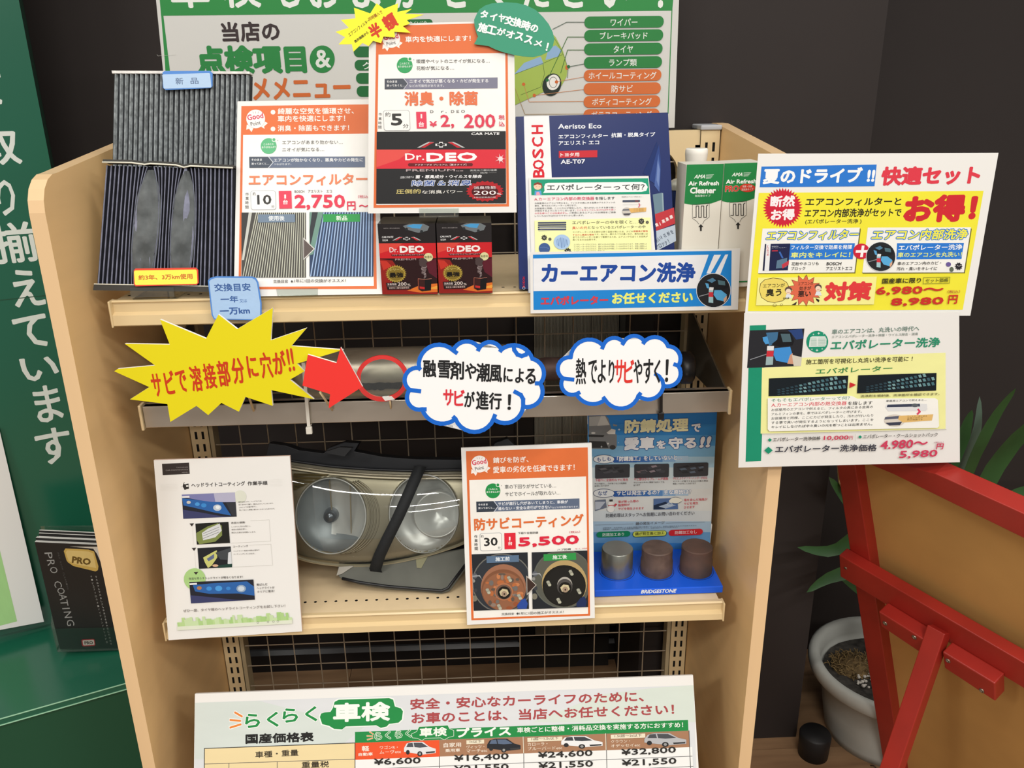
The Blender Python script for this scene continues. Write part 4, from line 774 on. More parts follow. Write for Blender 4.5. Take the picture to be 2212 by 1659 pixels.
# ------------------------------------------------------------------ cut-out signs
M_YB = mat('sign_yellow', '#d9cb12', .45, spec=.3); M_RDS = mat('sign_red', '#e0302a', .45)
sb = crop([(456, 198), (850, 362), (955, 155), (1115, 280), (1420, 98), (1402, 376), (1708, 272), (1578, 424), (2020, 458), (1625, 575), (1690, 640), (1565, 712), (1770, 878), (1405, 800), (1418, 935), (1185, 858), (1130, 985), (980, 910), (868, 1014), (768, 935), (545, 1072), (520, 920), (200, 880), (365, 775), (66, 640), (95, 620), (415, 590), (155, 405), (540, 412)], 230, 640, 3.95)
s = Sheet((455, 790), -.338, 4); s.board(sb, .005, 'starburst_sign', M_YB, None, 'large yellow starburst sign with red lettering at the left of the chrome rail', 'sign', None, 0, M_FOAM)
s.fr(230, 640, 3.95)
for ch, x, y, w, h in (('サ', 428, 758, 85, 200), ('ビ', 540, 735, 85, 205), ('で', 640, 725, 90, 190), ('溶', 765, 702, 100, 225), ('接', 882, 680, 105, 220), ('部', 1000, 658, 105, 225), ('分', 1122, 635, 105, 225), ('に', 1245, 600, 90, 190), ('穴', 1362, 588, 100, 225), ('が', 1475, 565, 110, 205), ('!', 1555, 545, 22, 200), ('!', 1588, 538, 22, 200)):
    s.c(ch, x, y, w, h, '#c93a16', .04, .06)
r0 = s.done()
mb = MB(); mb.tube([s.raw(500, 760, -.006), (s.raw(500, 760).x, RY-.003, ZR1-.01)], .0018, 6); mb.build('wire_hanger', M_STEEL, r0)
s = Sheet((740, 820), -.349, 4); ar = crop([(1718, 498), (1962, 570), (1998, 436), (2184, 772), (1896, 956), (1908, 835), (1672, 762)], 230, 640, 3.95)
s.board(ar, .005, 'arrow_sign', M_RDS, None, 'red arrow sign pointing at the rust hole, right of the yellow starburst', 'sign', None, 0, M_FOAM); r0 = s.root
mb = MB(); mb.tube([s.raw(690, 850, -.006), (s.raw(690, 860).x, RY-.003, ZR1-.012)], .0018, 6); mb.build('wire_hanger', M_STEEL, r0)
M_CBL = mat('cloud_blue', '#1468d2', .45); M_CW = mat('cloud_white', '#ecedee', .5)
def arc(p0, p1, bulge, n=10):
    a, b = Vector(p0), Vector(p1); m_ = (a+b)/2; d = b-a; nn = Vector((d.y, -d.x)); L = d.length; nn.normalize(); h = bulge*L; R = (L*L/4+h*h)/(2*h); c_ = m_+nn*(h-R)
    t0 = math.atan2(a.y-c_.y, a.x-c_.x); t1 = math.atan2(b.y-c_.y, b.x-c_.x)
    while t1 < t0: t1 += 2*math.pi
    return [(c_.x+R*math.cos(t0+(t1-t0)*k/n), c_.y+R*math.sin(t0+(t1-t0)*k/n)) for k in range(n+1)]
def cloud_from(K, Y, label, lw, extra):
    out = []
    for a, b, bl in K:
        if bl > 0: out += arc(a, b, bl)
    cx = sum(p[0] for p in out)/len(out); cy = sum(p[1] for p in out)/len(out)
    ex = [(cx+(x-cx)*1.02, cy+(y-cy)*1.03) for x, y in out]
    s = Sheet((cx, cy), Y, 3); s.board(ex, .003, 'cloud_sign', M_CW, None, label, 'sign', None, 0, M_FOAM)
    s.line(out, lw, '#1468d2', True)
    for e in extra: s.line(e, lw, '#1468d2')
    return s
K1 = [((905, 795), (979, 757), .36), ((979, 757), (1035, 752), .30), ((1035, 752), (1083, 755), .30), ((1083, 755), (1150, 775), .26), ((1150, 775), (1167, 828), .28), ((1167, 828), (1130, 878), .34), ((1130, 878), (1066, 905), .30), ((1066, 905), (984, 905), .34), ((984, 905), (912, 884), .26), ((912, 884), (885, 842), .36), ((885, 842), (905, 795), .40)]
s = cloud_from(K1, -.333, 'larger white cloud sign with a blue edge at the middle of the chrome rail', 9,
  [arc((1108, 745), (1141, 765), -.6) if 0 else [(1109, 744), (1111, 756), (1118, 766), (1127, 769), (1136, 766), (1141, 758)], [(905, 795), (907, 797)], [(979, 757), (986, 762)], [(1035, 752), (1033, 756)], [(1083, 755), (1081, 758)], [(1167, 828), (1158, 828)], [(1130, 878), (1130, 862), (1125, 853), (1112, 846)], [(1066, 905), (1069, 897)], [(984, 905), (980, 901)], [(912, 884), (919, 884)], [(885, 842), (907, 845)]])
s.fr(640, 690, 3.95)
for ch, x, y, w, h, col in (('融', 1138, 418, 115, 150, 0), ('雪', 1262, 425, 110, 155, 0), ('剤', 1372, 435, 120, 160, 0), ('や', 1488, 440, 100, 135, 0), ('潮', 1592, 452, 115, 160, 0), ('風', 1702, 462, 110, 150, 0), ('に', 1808, 472, 80, 125, 0), ('よ', 1905, 480, 75, 125, 0), ('る', 2000, 485, 90, 135, 0),
    ('サ', 1298, 665, 90, 140, 1), ('ビ', 1392, 668, 90, 140, 1), ('が', 1478, 680, 90, 135, 0), ('進', 1588, 690, 110, 160, 0), ('行', 1698, 695, 110, 145, 0), ('！', 1818, 705, 30, 135, 0)):
    s.c(ch, x, y, w, h, '#dc3340' if col else '#1f2022', .035, -.05)
r0 = s.done(); mb = MB(); mb.tube([s.raw(1020, 880, -.004), (s.raw(1020, 880).x, RY-.003, ZR1-.012)], .0018, 6); mb.build('wire_hanger', M_STEEL, r0)
K2 = [((1233, 772), (1303, 747), .34), ((1303, 747), (1347, 740), .30), ((1347, 740), (1392, 738), .30), ((1392, 738), (1443, 748), .28), ((1443, 748), (1465, 790), .30), ((1465, 790), (1433, 833), .36), ((1433, 833), (1379, 855), .30), ((1379, 855), (1307, 863), .32), ((1307, 863), (1245, 851), .24), ((1245, 851), (1216, 817), .36), ((1216, 817), (1233, 772), .40)]
s = cloud_from(K2, -.320, 'smaller white cloud sign with a blue edge towards the right end of the chrome rail', 8.5,
  [[(1303, 747), (1301, 752)], [(1347, 740), (1345, 743)], [(1392, 738), (1390, 741)], [(1465, 790), (1457, 787)], [(1433, 833), (1431, 822), (1424, 813), (1416, 808)], [(1379, 855), (1383, 850)], [(1307, 863), (1304, 859)], [(1245, 851), (1251, 848)], [(1216, 817), (1238, 820)]])
s.fr(1100, 640, 3.95)
for ch, x, y, w, h, col in (('熱', 612, 640, 90, 225, 0), ('で', 712, 645, 75, 205, 0), ('よ', 790, 640, 70, 200, 0), ('り', 872, 642, 50, 200, 0), ('サ', 938, 640, 85, 200, 1), ('ビ', 1022, 640, 85, 200, 1), ('や', 1098, 640, 75, 205, 0), ('す', 1185, 640, 85, 210, 0), ('く', 1262, 640, 55, 200, 0), ('！', 1345, 635, 28, 195, 0)):
    s.c(ch, x, y, w, h, '#e0342c' if col else '#1f2022', .03, 0)
r0 = s.done(); mb = MB(); mb.tube([s.raw(1380, 850, -.004), (s.raw(1380, 850).x, RY-.003, ZR1-.012)], .0018, 6); mb.build('wire_hanger', M_STEEL, r0)
# ------------------------------------------------------------------ lower shelf: white work-steps board
s = Sheet((508, 1374), -.3185, 10); s.board([(332, 994), (626, 985), (652.5, 1364), (364, 1383)], .005, 'work_steps_board', M_PAPER, None, 'white headlight coating board with four small pictures standing at the left of the lower shelf', 'poster', None, 0, mat('pale_pink_edge', '#e3c8b8', .6))
s.fr(280, 960, 3.771)
s.poly([(264, 158), (484, 148), (490, 240), (270, 250)], '#332c2b'); s.t('TAIYAKAN', 380, 193, 475, 189, 9, '#8a8482'); s.t('CAR MAINTENANCE', 295, 216, 476, 209, 10, '#8a8482'); s.t('MENU', 428, 234, 478, 231, 9, '#8a8482')
for i in range(5): s.line([(250, 332+11*i), (392, 326+11*i)], 1, '#d9d8d2'); s.line([(1140, 290+12*i), (1245, 286+12*i)], 1, '#d9d8d2')
s.poly([(432, 340), (440, 315), (450, 325), (480, 318), (484, 360), (462, 365), (442, 358)], '#2f2c2b'); s.el(452, 362, 8, 7, '#2f2c2b', 12); s.line([(440, 315), (448, 308)], 3, '#2f2c2b'); s.line([(420, 345), (430, 345)], 2, '#555'); s.q(462, 345, 480, 344, 12, '#e8e8e4')
s.t('ヘッドライトコーティング', 505, 350, 942, 335, 36, '#3a3736', .02); s.t('作業手順', 962, 335, 1125, 330, 34, '#3a3736', .02)
s.el(900, 425, 52, 52, '#dde0d2', 24)
def lamp_pic(s, P, after):
    def L(u, v): return (P[0][0]*(1-u)*(1-v)+P[1][0]*u*(1-v)+P[2][0]*u*v+P[3][0]*(1-u)*v, P[0][1]*(1-u)*(1-v)+P[1][1]*u*(1-v)+P[2][1]*u*v+P[3][1]*(1-u)*v)
    Q = lambda pts, c: s.poly([L(*p) for p in pts], c)
    Q([(0, 0), (1, 0), (1, 1), (0, 1)], '#22242f'); 
    if not after: Q([(0, .0), (1, 0), (1, .4), (.6, .38), (.3, .25), (0, .1)], '#7d7fb0'); Q([(.6, 0), (1, 0), (1, .4), (.62, .36)], '#b4b3cc')
    Q([(0, .15), (.15, .2), (.55, .35), (.75, .38), (.9, .95), (.6, .8), (.2, .55), (.02, .45)] if not after else [(.05, .15), (.4, .1), (.9, .08), (1, .35), (1, .8), (.75, .65), (.3, .6), (.08, .45)], '#2c62a8')
    for u, v, r, c in (((.28, .42, 15, '#4a98dc'), (.4, .48, 17, '#3d8ad0'), (.12, .33, 13, '#c9c4bc'), (.65, .6, 26, '#bcc8d4'), (.66, .58, 14, '#e4ecf0')) if not after else ((.3, .35, 17, '#3d8ed8'), (.45, .36, 22, '#4a9ade'), (.6, .38, 14, '#3a86d0'), (.15, .3, 15, '#b07a50'), (.8, .42, 30, '#8ea4bc'), (.8, .42, 20, '#c8d4e0'))): x, y = L(u, v); s.el(x, y, r*1.3, r, c, 20)
    Q([(.82, .4), (1, .42), (1, .98), (.92, .95)], '#33353c') if not after else None
    Q([(0, .62), (.3, .75), (.7, .95), (.9, 1), (0, 1)], '#3b3f68'); x, y = L(.0, .12); s.q(x+2, y+4, x+62, y, 14, '#e9e9ea')
lamp_pic(s, ((426, 408), (859, 390), (873, 587), (438, 605)), 0)
for i, (tx, b) in enumerate((('経年劣化により、ヘッドライトは', 1075), ('白くぼやけて曇り、黄ばんだりしてしまいます。', 1172), ('このことで光量が低下し、', 1040), ('放っておくと車検に通らなくなることもあります。', 1185))): s.t(tx, 888+i*2, 474+22*i, b, 470+22*i-(b-880)*.03, 11, '#6a6866')
s.poly([(489, 643), (525, 641), (508, 667)], '#332c2b'); s.poly([(507, 842), (543, 840), (526, 866)], '#332c2b'); s.line([(512, 670), (522, 815)], 1.2, '#d0cfca'); s.line([(530, 868), (542, 1010)], 1.2, '#d0cfca')
s.line([(985, 620), (1138, 612), (1150, 785), (820, 803)], 1.4, '#b9b7b2'); s.line([(975, 820), (1152, 810), (1166, 982), (838, 998)], 1.4, '#b9b7b2')
s.poly([(537, 644), (806, 629), (819, 801), (549, 814)], '#1c1d1a'); s.poly([(545, 720), (640, 665), (720, 640), (752, 660), (755, 740), (700, 790), (570, 812), (550, 780)], '#7d8a4c'); s.poly([(590, 720), (640, 685), (735, 642), (752, 700), (700, 755), (600, 780)], '#d3d6d8')
for i in range(3): s.line([(600, 725+20*i), (730, 672+20*i)], 3, '#5a5c5e')
s.poly([(554, 843), (824, 829), (836, 998), (567, 1011)], '#1e2026'); s.poly([(600, 920), (690, 870), (712, 860), (715, 920), (670, 985), (640, 1005), (615, 960)], '#c6c878'); s.poly([(630, 930), (690, 890), (690, 925), (645, 950)], '#5e6a8c'); s.poly([(700, 880), (824, 840), (830, 940), (740, 935)], '#41464a'); s.poly([(805, 880), (826, 870), (836, 985), (800, 970)], '#d8dce0'); s.poly([(700, 985), (836, 970), (836, 998), (720, 1005)], '#1f4038'); s.el(700, 985, 25, 10, '#d8b090', 14)
s.t('表面の鏡動', 828, 646, 942, 641, 17, '#6a6866'); s.t('コーティング', 845, 840, 968, 834, 18, '#6a6866')
for i, (tx, b) in enumerate((('しっかりと汚れを落とし、', 990), ('専用の道具を使い、', 958), ('黄ばんだ部分を研磨いします。', 1030))): s.t(tx, 832, 675+24*i, b, 668+24*i, 12, '#7a7876')
s.t('ヘッドライト専用の特殊な塗布で', 848, 873, 1060, 864, 12, '#7a7876'); s.t('コーティングしていきます。', 848, 898, 1024, 892, 12, '#7a7876')
s.el(532, 1094, 88, 88, '#a9cf86', 36); s.poly([(524, 1038), (562, 1036), (543, 1060)], '#332c2b')
s.t('夜道を照らすヘッドライトが明るくなります！', 484, 1102, 925, 1086, 20, '#4c4a48', .015)
lamp_pic(s, ((488, 1118), (1010, 1098), (1022, 1262), (502, 1292)), 1)
s.t('黄ばんだ', 1036, 1150, 1125, 1146, 20, '#4c4a48', .01); s.t('ヘッドライトが', 1038, 1178, 1182, 1172, 20, '#4c4a48', .01); s.t('クリアに復活！', 1042, 1208, 1182, 1200, 20, '#4c4a48', .01)
s.t('ぜひ一度、タイヤ館のヘッドライトコーティングをお試し下さい！', 440, 1365, 1270, 1322, 24, '#7b7572', .005)
random.seed(4); x = 395
while x < 1310: w_ = 14+random.random()*30; h_ = 30+random.random()*45+(30 if 1180 < x < 1240 else 0); s.q(x, 1482-(x-390)*.05, x+w_, 1480-(x-390)*.05, h_, random.choice(['#b9d795', '#a9cf84', '#c8dfae', '#b0d28c'])); x += w_*.8
s.poly([(390, 1480), (1325, 1425), (1328, 1455), (392, 1510)], '#dfe5d2')
for x in (1048, 1130, 1174, 1210): s.ring(x, 1446-(x-1048)*.06, 9, 8, 2.5, '#5f6a58', 16)
s.done()
# rust coating poster
s = Sheet((1147, 1342), -.3175, 12); s.board([(996, 968), (1278, 957), (1285, 1335), (1009, 1350)], .005, 'service_poster', M_PAPER, None, 'orange framed rust coating poster with two wheel hub pictures on the lower shelf', 'poster', None, 0, M_FOAM)
s.fr(980, 950, 4.047)
s.poly([(107, 100), (1172, 66), (1193, 1537), (155, 1578)], '#dc6f38'); s.poly([(136, 352), (1157, 320), (1175, 1520), (175, 1560)], '#f1efe9')
good_point(s, 226, 212, 74); s.t('錆びを防ぎ、', 345, 205, 655, 196, 52, '#f5ece4', .02); s.t('愛車の劣化を低減できます！', 345, 292, 1058, 268, 58, '#f5ece4', .02)
bubble(s, 343, 446, 65, '#1f9048'); s.t('車の下回りがサビている…', 447, 430, 895, 418, 38, '#5a5a58'); s.t('サビでホイールが取れない…', 450, 494, 932, 480, 38, '#5a5a58')
s.poly([(197, 540), (1099, 512), (1100, 600), (200, 632)], '#5c6a82'); s.poly([(197, 540), (345, 535), (382, 582), (347, 628), (200, 632)], '#333c49'); s.line([(352, 535), (388, 582), (354, 628)], 5, '#d8dde4')
s.t('そのまま', 215, 576, 298, 573, 18, '#e8eaee', .02); s.t('放っておくと…', 215, 606, 360, 601, 19, '#e8eaee', .02); s.t('サビが進行し穴があいてしまうと、車検が', 388, 574, 998, 556, 30, '#e8ebf0', .02); s.t('通らない・安全な走行ができない', 388, 616, 855, 600, 30, '#e8ebf0', .02); s.t('などの可能性があります。', 860, 600, 1095, 592, 18, '#d8dce4', .005)
s.t('防サビコーティング', 180, 795, 1138, 752, 108, '#dc7038', .035)
vtxt(s, '作業時間', [(194, 845), (196, 880), (196, 915), (198, 950)], 28, 28, '#333', .01)
s.q(232, 972, 424, 964, 155, '#a8abad', r=.12); s.q(236, 968, 420, 960, 147, '#f1efe9', r=.12)
s.t('約', 236, 856, 262, 855, 26, '#444'); s.t('30', 266, 930, 386, 924, 74, '#222', .03); s.t('分', 386, 955, 410, 954, 24, '#444')
s.q(445, 956, 543, 953, 142, '#dc2438'); s.t('1', 482, 878, 496, 878, 32, '#f4e6e4', .02); s.t('台', 476, 922, 514, 920, 36, '#f4e6e4', .03)
s.t('下廻り全面防錆', 562, 825, 738, 820, 20, '#333', .01); s.t('（税込）', 1010, 816, 1105, 812, 20, '#cc5a66', .01)
s.t('5,500', 566, 944, 1096, 920, 92, '#d92540', .055); s.t('ハブ防錆', 905, 968, 1024, 962, 18, '#444'); s.t('￥1,100', 1060, 958, 1166, 953, 12, '#cc5a66')
s.fr(1000, 1160, 7.373)
def hub(s, x0, y0, x1, y1, x2, y2, x3, y3, cx, cy, rusty):
    s.poly([(x0, y0), (x1, y1), (x2, y2), (x3, y3)], '#20242a')
    inb = lambda pts: [(max(min(x, x1+(x2-x1)*(y-y1)/(y2-y1)), x0+(x3-x0)*(y-y0)/(y3-y0)), max(min(y, y3+(y2-y3)*(x-x3)/(x2-x3)), y0+(y1-y0)*(x-x0)/(x1-x0))) for x, y in pts]
    E = lambda ex, ey, rx, ry, c, n=36: s.poly(inb([(ex+rx*math.cos(t), ey+ry*math.sin(t)) for t in [-2*math.pi*k/n for k in range(n)]]), c)
    E(cx-20, cy-130, 480, 470, '#6d6c66' if rusty else '#5c6058'); E(cx-20, cy-130, 462, 452, '#2c3138' if rusty else '#57584f'); E(cx, cy-60, 360, 370, '#9a6a50' if rusty else '#b29a68')
    E(cx-5, cy-20, 345, 330, '#7d5138' if rusty else '#14130f'); 
    random.seed(9)
    if rusty:
        E(cx, cy, 330, 300, '#8f5f44')
        for i in range(34):
            a = random.random()*6.28; r_ = 120+random.random()*190; E(cx+r_*math.cos(a), cy-5+r_*.95*math.sin(a), 22+random.random()*40, 18+random.random()*28, random.choice(['#b4693c', '#a65c36', '#6f6a66', '#8a786c', '#94502f', '#c07c50', '#5d5148']), 12)
        E(cx+5, cy+5, 145, 140, '#b0714c'); E(cx+5, cy+10, 128, 118, '#6d5548'); 
    else: E(cx+5, cy-5, 330, 300, '#191815'); E(cx+5, cy-30, 120, 132, '#b0aca4'); E(cx+5, cy-5, 122, 125, '#4b4846')
    E(cx+10, cy+20, 102, 100, '#15130f'); s.poly([(cx+10+78*math.cos(t), cy+20+66*math.sin(t)) for t in [-k*math.pi/3+.2 for k in range(6)]], '#c9bd98'); E(cx+12, cy+40, 45, 46, '#a08a74'); E(cx+14, cy+42, 14, 16, '#3a2a20', 14)
    for dx, dy in (((95, -200), (-245, -5), (255, 85), (-65, 245)) if rusty else ((105, -230), (-250, -60), (230, 65), (-90, 215))):
        s.line([(cx+dx-12, cy+dy-22), (cx+dx+12, cy+dy+22)], 52, '#8f8f80'); E(cx+dx+14, cy+dy+26, 26, 22, '#b4b4a0', 16); E(cx+dx-12, cy+dy-22, 26, 20, '#a6a696', 16)
    for k, (px_, py_, r_) in enumerate(((50, 360, 40), (60, 590, 30), (45, 720, 45), (30, 440, 25))): E(x0+px_, y0+py_-20, r_, r_*1.1, ['#5b5f66', '#3a3d42', '#7a7768', '#8c8c88'][k], 14)
    s.poly([(x0+8, y0+340), (x0+130, y0+330), (x0+170, y0+420), (x0+165, y0+400), (x0+120, y0+345), (x0+8, y0+352)], '#a9adb0')
    s.poly(inb([(x2-190, y2-60), (x2-120, y2-150), (x2-60, y2-170), (x2-20, y2-90), (x2-40, y2-5), (x2-180, y2-5)]), '#2a4a9a' if rusty else '#1c2c58')
hub(s, 140, 272, 1030, 240, 1052, 1140, 172, 1170, 645, 860, 1); hub(s, 1095, 238, 1980, 208, 1992, 1108, 1108, 1140, 1615, 790, 0)
s.poly([(374, 298), (890, 280), (892, 388), (378, 406)], '#57708c'); s.t('施工前', 518, 378, 745, 370, 66, '#e8eef2', .02)
s.poly([(1282, 266), (1796, 246), (1802, 354), (1286, 374)], '#2f9448'); s.t('施工後', 1426, 348, 1655, 340, 66, '#e8f2ea', .02)
s.poly([(1010, 605), (1172, 755), (1016, 920)], '#c9c2b8'); s.poly([(1020, 630), (1160, 755), (1024, 895)], '#3a2822')
s.t('交換目安', 615, 1240, 815, 1232, 40, '#555'); s.el(870, 1210, 17, 17, '#444'); s.t('1年に1回の施工がオススメ！', 900, 1230, 1602, 1204, 44, '#4a4a4a')
s.done()
# ------------------------------------------------------------------ price list board at the bottom
s = Sheet((960, 1480), -.300, 24); s.board([(421, 1499), (1497, 1458.5), (1530, 2005), (414, 2060)], .006, 'price_board', M_PAPER, None, 'large white vehicle inspection price board with green lettering at the bottom of the rack', 'poster', None, 0, M_FOAM)
s.fr(0, 0, 1)
s.poly([(421, 1518), (1498, 1480), (1509, 1800), (418, 1840)], '#d9dcdf'); s.poly([(421, 1518), (560, 1514), (680, 1545), (800, 1560), (700, 1640), (420, 1640)], '#d2dbd6')
s.poly([(1150, 1560), (1300, 1500), (1420, 1485), (1498, 1480), (1502, 1560)], '#d3ddd4')
s.fr(400, 1440, 3.95)
G1 = '#1f8a45'
for a, b in (((425, 390), (485, 425)), ((385, 455), (472, 462)), ((385, 520), (475, 492))): s.line([a, b], 30, '#eef2ee'); s.line([a, b], 17, '#e8883a')
s.t('らく', 512, 530, 800, 512, 130, G1, .03, 0, '#eef3ee', .045); s.t('らく', 832, 485, 1130, 465, 130, G1, .03, 0, '#eef3ee', .045)
def car_badge(s, P, c): s.poly(P, c)
bd = [(1150, 430), (1160, 400), (1190, 390), (1240, 385), (1262, 350), (1275, 300), (1310, 282), (1740, 268), (1775, 282), (1790, 340), (1840, 355), (1858, 380), (1850, 450), (1820, 478), (1740, 488), (1720, 510), (1670, 522), (1630, 500), (1370, 510), (1340, 535), (1270, 530), (1230, 505), (1170, 490)]
cx_, cy_ = 1500, 400; s.poly([(cx_+(x-cx_)*1.03, cy_+(y-cy_)*1.08) for x, y in bd], '#eef3ee'); s.poly(bd, G1); s.t('車検', 1262, 475, 1750, 462, 165, '#f2f5f0', .045)
s.t('国産価格表', 515, 660, 1098, 640, 86, '#222', .05)
s.fr(940, 1440, 3.814)
s.t('安全・安心なカーライフのために、', -205, 355, 1720, 288, 92, '#a8484a', .035); s.t('お車のことは、当店へお任せください！', -195, 472, 1970, 395, 92, '#a8484a', .035)
s.fr(0, 0, 1)
s.poly([(767, 1581), (1486, 1555), (1487, 1578), (767, 1604.5)], G1)
s.fr(400, 1440, 3.95)
for a, b in (((1575, 555), (1605, 575)), ((1552, 590), (1600, 592)), ((1555, 622), (1600, 610))): s.line([a, b], 12, '#e6ecd8'); s.line([a, b], 7, '#e8883a')
s.t('らくらく', 1620, 628, 1930, 600, 66, '#27904c', .01, 0, '#eef3e8', .055)
b2 = [(1932, 575), (1975, 555), (1998, 512), (2170, 505), (2240, 500), (2255, 530), (2290, 545), (2290, 590), (2250, 600), (2210, 622), (2180, 605), (2050, 608), (2020, 628), (1980, 608), (1940, 605)]
s.line(b2, 7, '#e6ece0', True); s.poly(b2, G1); s.t('車検', 2000, 600, 2235, 590, 78, '#eef3ea', .04)
s.fr(940, 1440, 3.814); s.t('プライス', 178, 585, 625, 566, 80, '#f0f4ee', .05); s.t('車検ごとに整備・消耗品交換を実施する方におすすめ！', 675, 545, 2042, 500, 46, '#eef2ea', .02)
s.fr(0, 0, 1)
s.poly([(442, 1616.5), (767, 1604.5), (767, 1900), (442, 1910)], '#ead7a6'); s.poly([(767, 1641), (1495, 1613), (1503, 1800), (767, 1900)], '#eff0ee')
s.poly([(767, 1604.5), (949, 1598), (950, 1634), (767, 1641)], '#e8552b'); s.poly([(949, 1598), (1488, 1578), (1490, 1613.5), (950, 1634)], '#a57a5c')
s.line([(442, 1616.5), (767, 1604.5)], 1.6, '#333'); s.line([(442, 1616.5), (440, 1900)], 1.6, '#333'); s.line([(442, 1650), (767, 1639.5)], 1.2, '#555'); s.line([(495, 1649), (494, 1800)], 1.2, '#555'); s.line([(599, 1645.5), (600, 1800)], 1.2, '#555')
s.line([(767, 1604.5), (767, 1900)], 1.6, '#333'); s.line([(767, 1662), (1495, 1633)], 1.2, '#666'); s.line([(949, 1634), (951, 1800)], 1.4, '#444'); s.line([(1131, 1590), (1132, 1700)], 1.4, '#555'); s.line([(1309, 1584), (1312, 1700)], 1.4, '#555'); s.line([(1488, 1578), (1493, 1700)], 1.4, '#444'); s.line([(767, 1686), (1497, 1655)], 1.2, '#666')
s.line([(1130, 1591), (1131, 1626)], 1.5, '#e9dfc8'); s.line([(1308, 1584), (1309, 1619)], 1.5, '#e9dfc8')
s.t('車種・重量', 552, 1637, 645, 1632, 14, '#3a3226', .02); s.t('重量税', 652, 1659, 711, 1657, 14, '#3a3226', .02)
s.fr(400, 1440, 3.95)
s.t('軽', 1508, 722, 1572, 719, 48, '#f0e4d8', .03); s.t('自動車', 1480, 762, 1602, 757, 28, '#f0e4d8', .03); s.t('ワゴンR・', 1662, 704, 1815, 699, 30, '#f0dccb', .01); s.t('ムーヴetc', 1660, 742, 1842, 736, 30, '#f0dccb', .01)
def minicar(s, x, y, w, h, c, dk):
    s.poly([(x, y+h*.45), (x+w*.08, y+h*.12), (x+w*.25, y), (x+w*.6, y), (x+w*.8, y+h*.35), (x+w, y+h*.5), (x+w, y+h*.8), (x+w*.6, y+h*.92), (x, y+h*.72)], c)
    s.poly([(x+w*.07, y+h*.38), (x+w*.13, y+h*.1), (x+w*.27, y+h*.06), (x+w*.3, y+h*.38)], dk); s.poly([(x+w*.33, y+h*.38), (x+w*.3, y+h*.06), (x+w*.56, y+h*.06), (x+w*.76, y+h*.36), (x+w*.5, y+h*.42)], dk)
    s.el(x+w*.12, y+h*.75, w*.06, h*.17, '#2a2a2c', 16); s.el(x+w*.5, y+h*.86, w*.08, h*.19, '#2a2a2c', 16); s.el(x+w*.5, y+h*.86, w*.04, h*.1, '#9a9a9a', 12); s.poly([(x+w*.68, y+h*.72), (x+w*.98, y+h*.66), (x+w*.97, y+h*.78), (x+w*.7, y+h*.84)], '#3a3a3c')
minicar(s, 1868, 640, 270, 118, '#dfe0e2', '#4c5056')
s.fr(940, 1440, 3.814)
s.t('自家用', 70, 665, 215, 659, 38, '#f0e4d4', .02); s.t('乗用車', 84, 704, 206, 699, 28, '#f0e4d4', .02)
s.q(258, 637, 404, 631, 32, '#e8dfc6'); s.t('1t以下', 286, 628, 382, 624, 22, '#4a3c28', .01); s.t('ヴィッツ・', 258, 674, 406, 668, 28, '#ecdcc8', .01); s.t('マーチetc', 258, 708, 430, 701, 28, '#ecdcc8', .01); minicar(s, 428, 592, 275, 108, '#23252c', '#5a6a84')
s.q(760, 618, 1048, 607, 34, '#e8dfc6'); s.t('1t超～1.5t以下', 792, 606, 1015, 598, 24, '#4a3c28', .01); s.t('カローラ・', 762, 652, 925, 646, 28, '#ecdcc8', .01); s.t('ブルーバードetc', 762, 688, 1045, 678, 28, '#ecdcc8', .01); minicar(s, 1038, 570, 340, 98, '#e8e9ea', '#3e4248')
s.q(1446, 592, 1730, 582, 34, '#e8dfc6'); s.t('1.5t超～2t以下', 1478, 582, 1700, 574, 24, '#4a3c28', .01); s.t('クラウン・', 1448, 628, 1605, 622, 26, '#ecdcc8', .01); s.t('オデッセイetc', 1448, 664, 1688, 655, 28, '#ecdcc8', .01); minicar(s, 1722, 545, 345, 108, '#b4b6ba', '#4a4d52')
s.fr(0, 0, 1)
for tx, x0, y0, x1, y1 in (('¥6,600', 808, 1654, 909, 1650), ('¥16,400', 981, 1646, 1099, 1641), ('¥24,600', 1162, 1639, 1280, 1634), ('¥32,800', 1342, 1633, 1460, 1627), ('¥5,140', 808, 1679, 909, 1675), ('¥21,550', 981, 1669, 1099, 1664), ('¥21,550', 1163, 1662, 1281, 1657), ('¥21,550', 1343, 1656, 1461, 1651)): s.t(tx, x0, y0, x1, y1, 16, '#2a2826', .03)
s.done()
# low base shelf that the price board leans on
shelf(.12, -.345, .4425, -.30, .03)
# ------------------------------------------------------------------ two paper notices on the edge of the right side panel
s = Sheet((1640, 560), -.385, 0); s.board([(1638, 332), (2157, 330), (2096, 682), (1609, 683.5)], .0006, 'campaign_notice', M_PAPER, None, 'yellow and white summer set notice taped on the edge of the right side panel', 'notice')
s.fr(1560, 300, 3.393)
s.poly([(288, 203), (1132, 188), (1116, 347), (275, 354)], '#2a78d2'); s.t('夏のドライブ !!', 295, 333, 1112, 323, 118, '#f4f6f8', .045)
s.t('快適セット', 1156, 344, 1880, 334, 142, '#dc3a4a', .05)
s.poly([(268, 396), (1915, 380), (1762, 1252), (188, 1262)], '#efe63c')
s.star(443, 505, 122, 147, 40, '#cc1f38', 1); s.t('断然', 350, 502, 530, 496, 84, '#f6eef0', .045); s.t('お得', 352, 600, 528, 594, 84, '#f6eef0', .05)
s.t('エアコンフィルターと', 608, 492, 1308, 488, 60, '#33301c', .03); s.t('エアコン内部洗浄がセットで', 600, 576, 1308, 570, 64, '#33301c', .03); s.t('(エバポレーター洗浄 )', 606, 628, 1018, 624, 40, '#4a4722', .02)
s.t('お得！', 1318, 618, 1850, 604, 205, '#cc2730', .065)
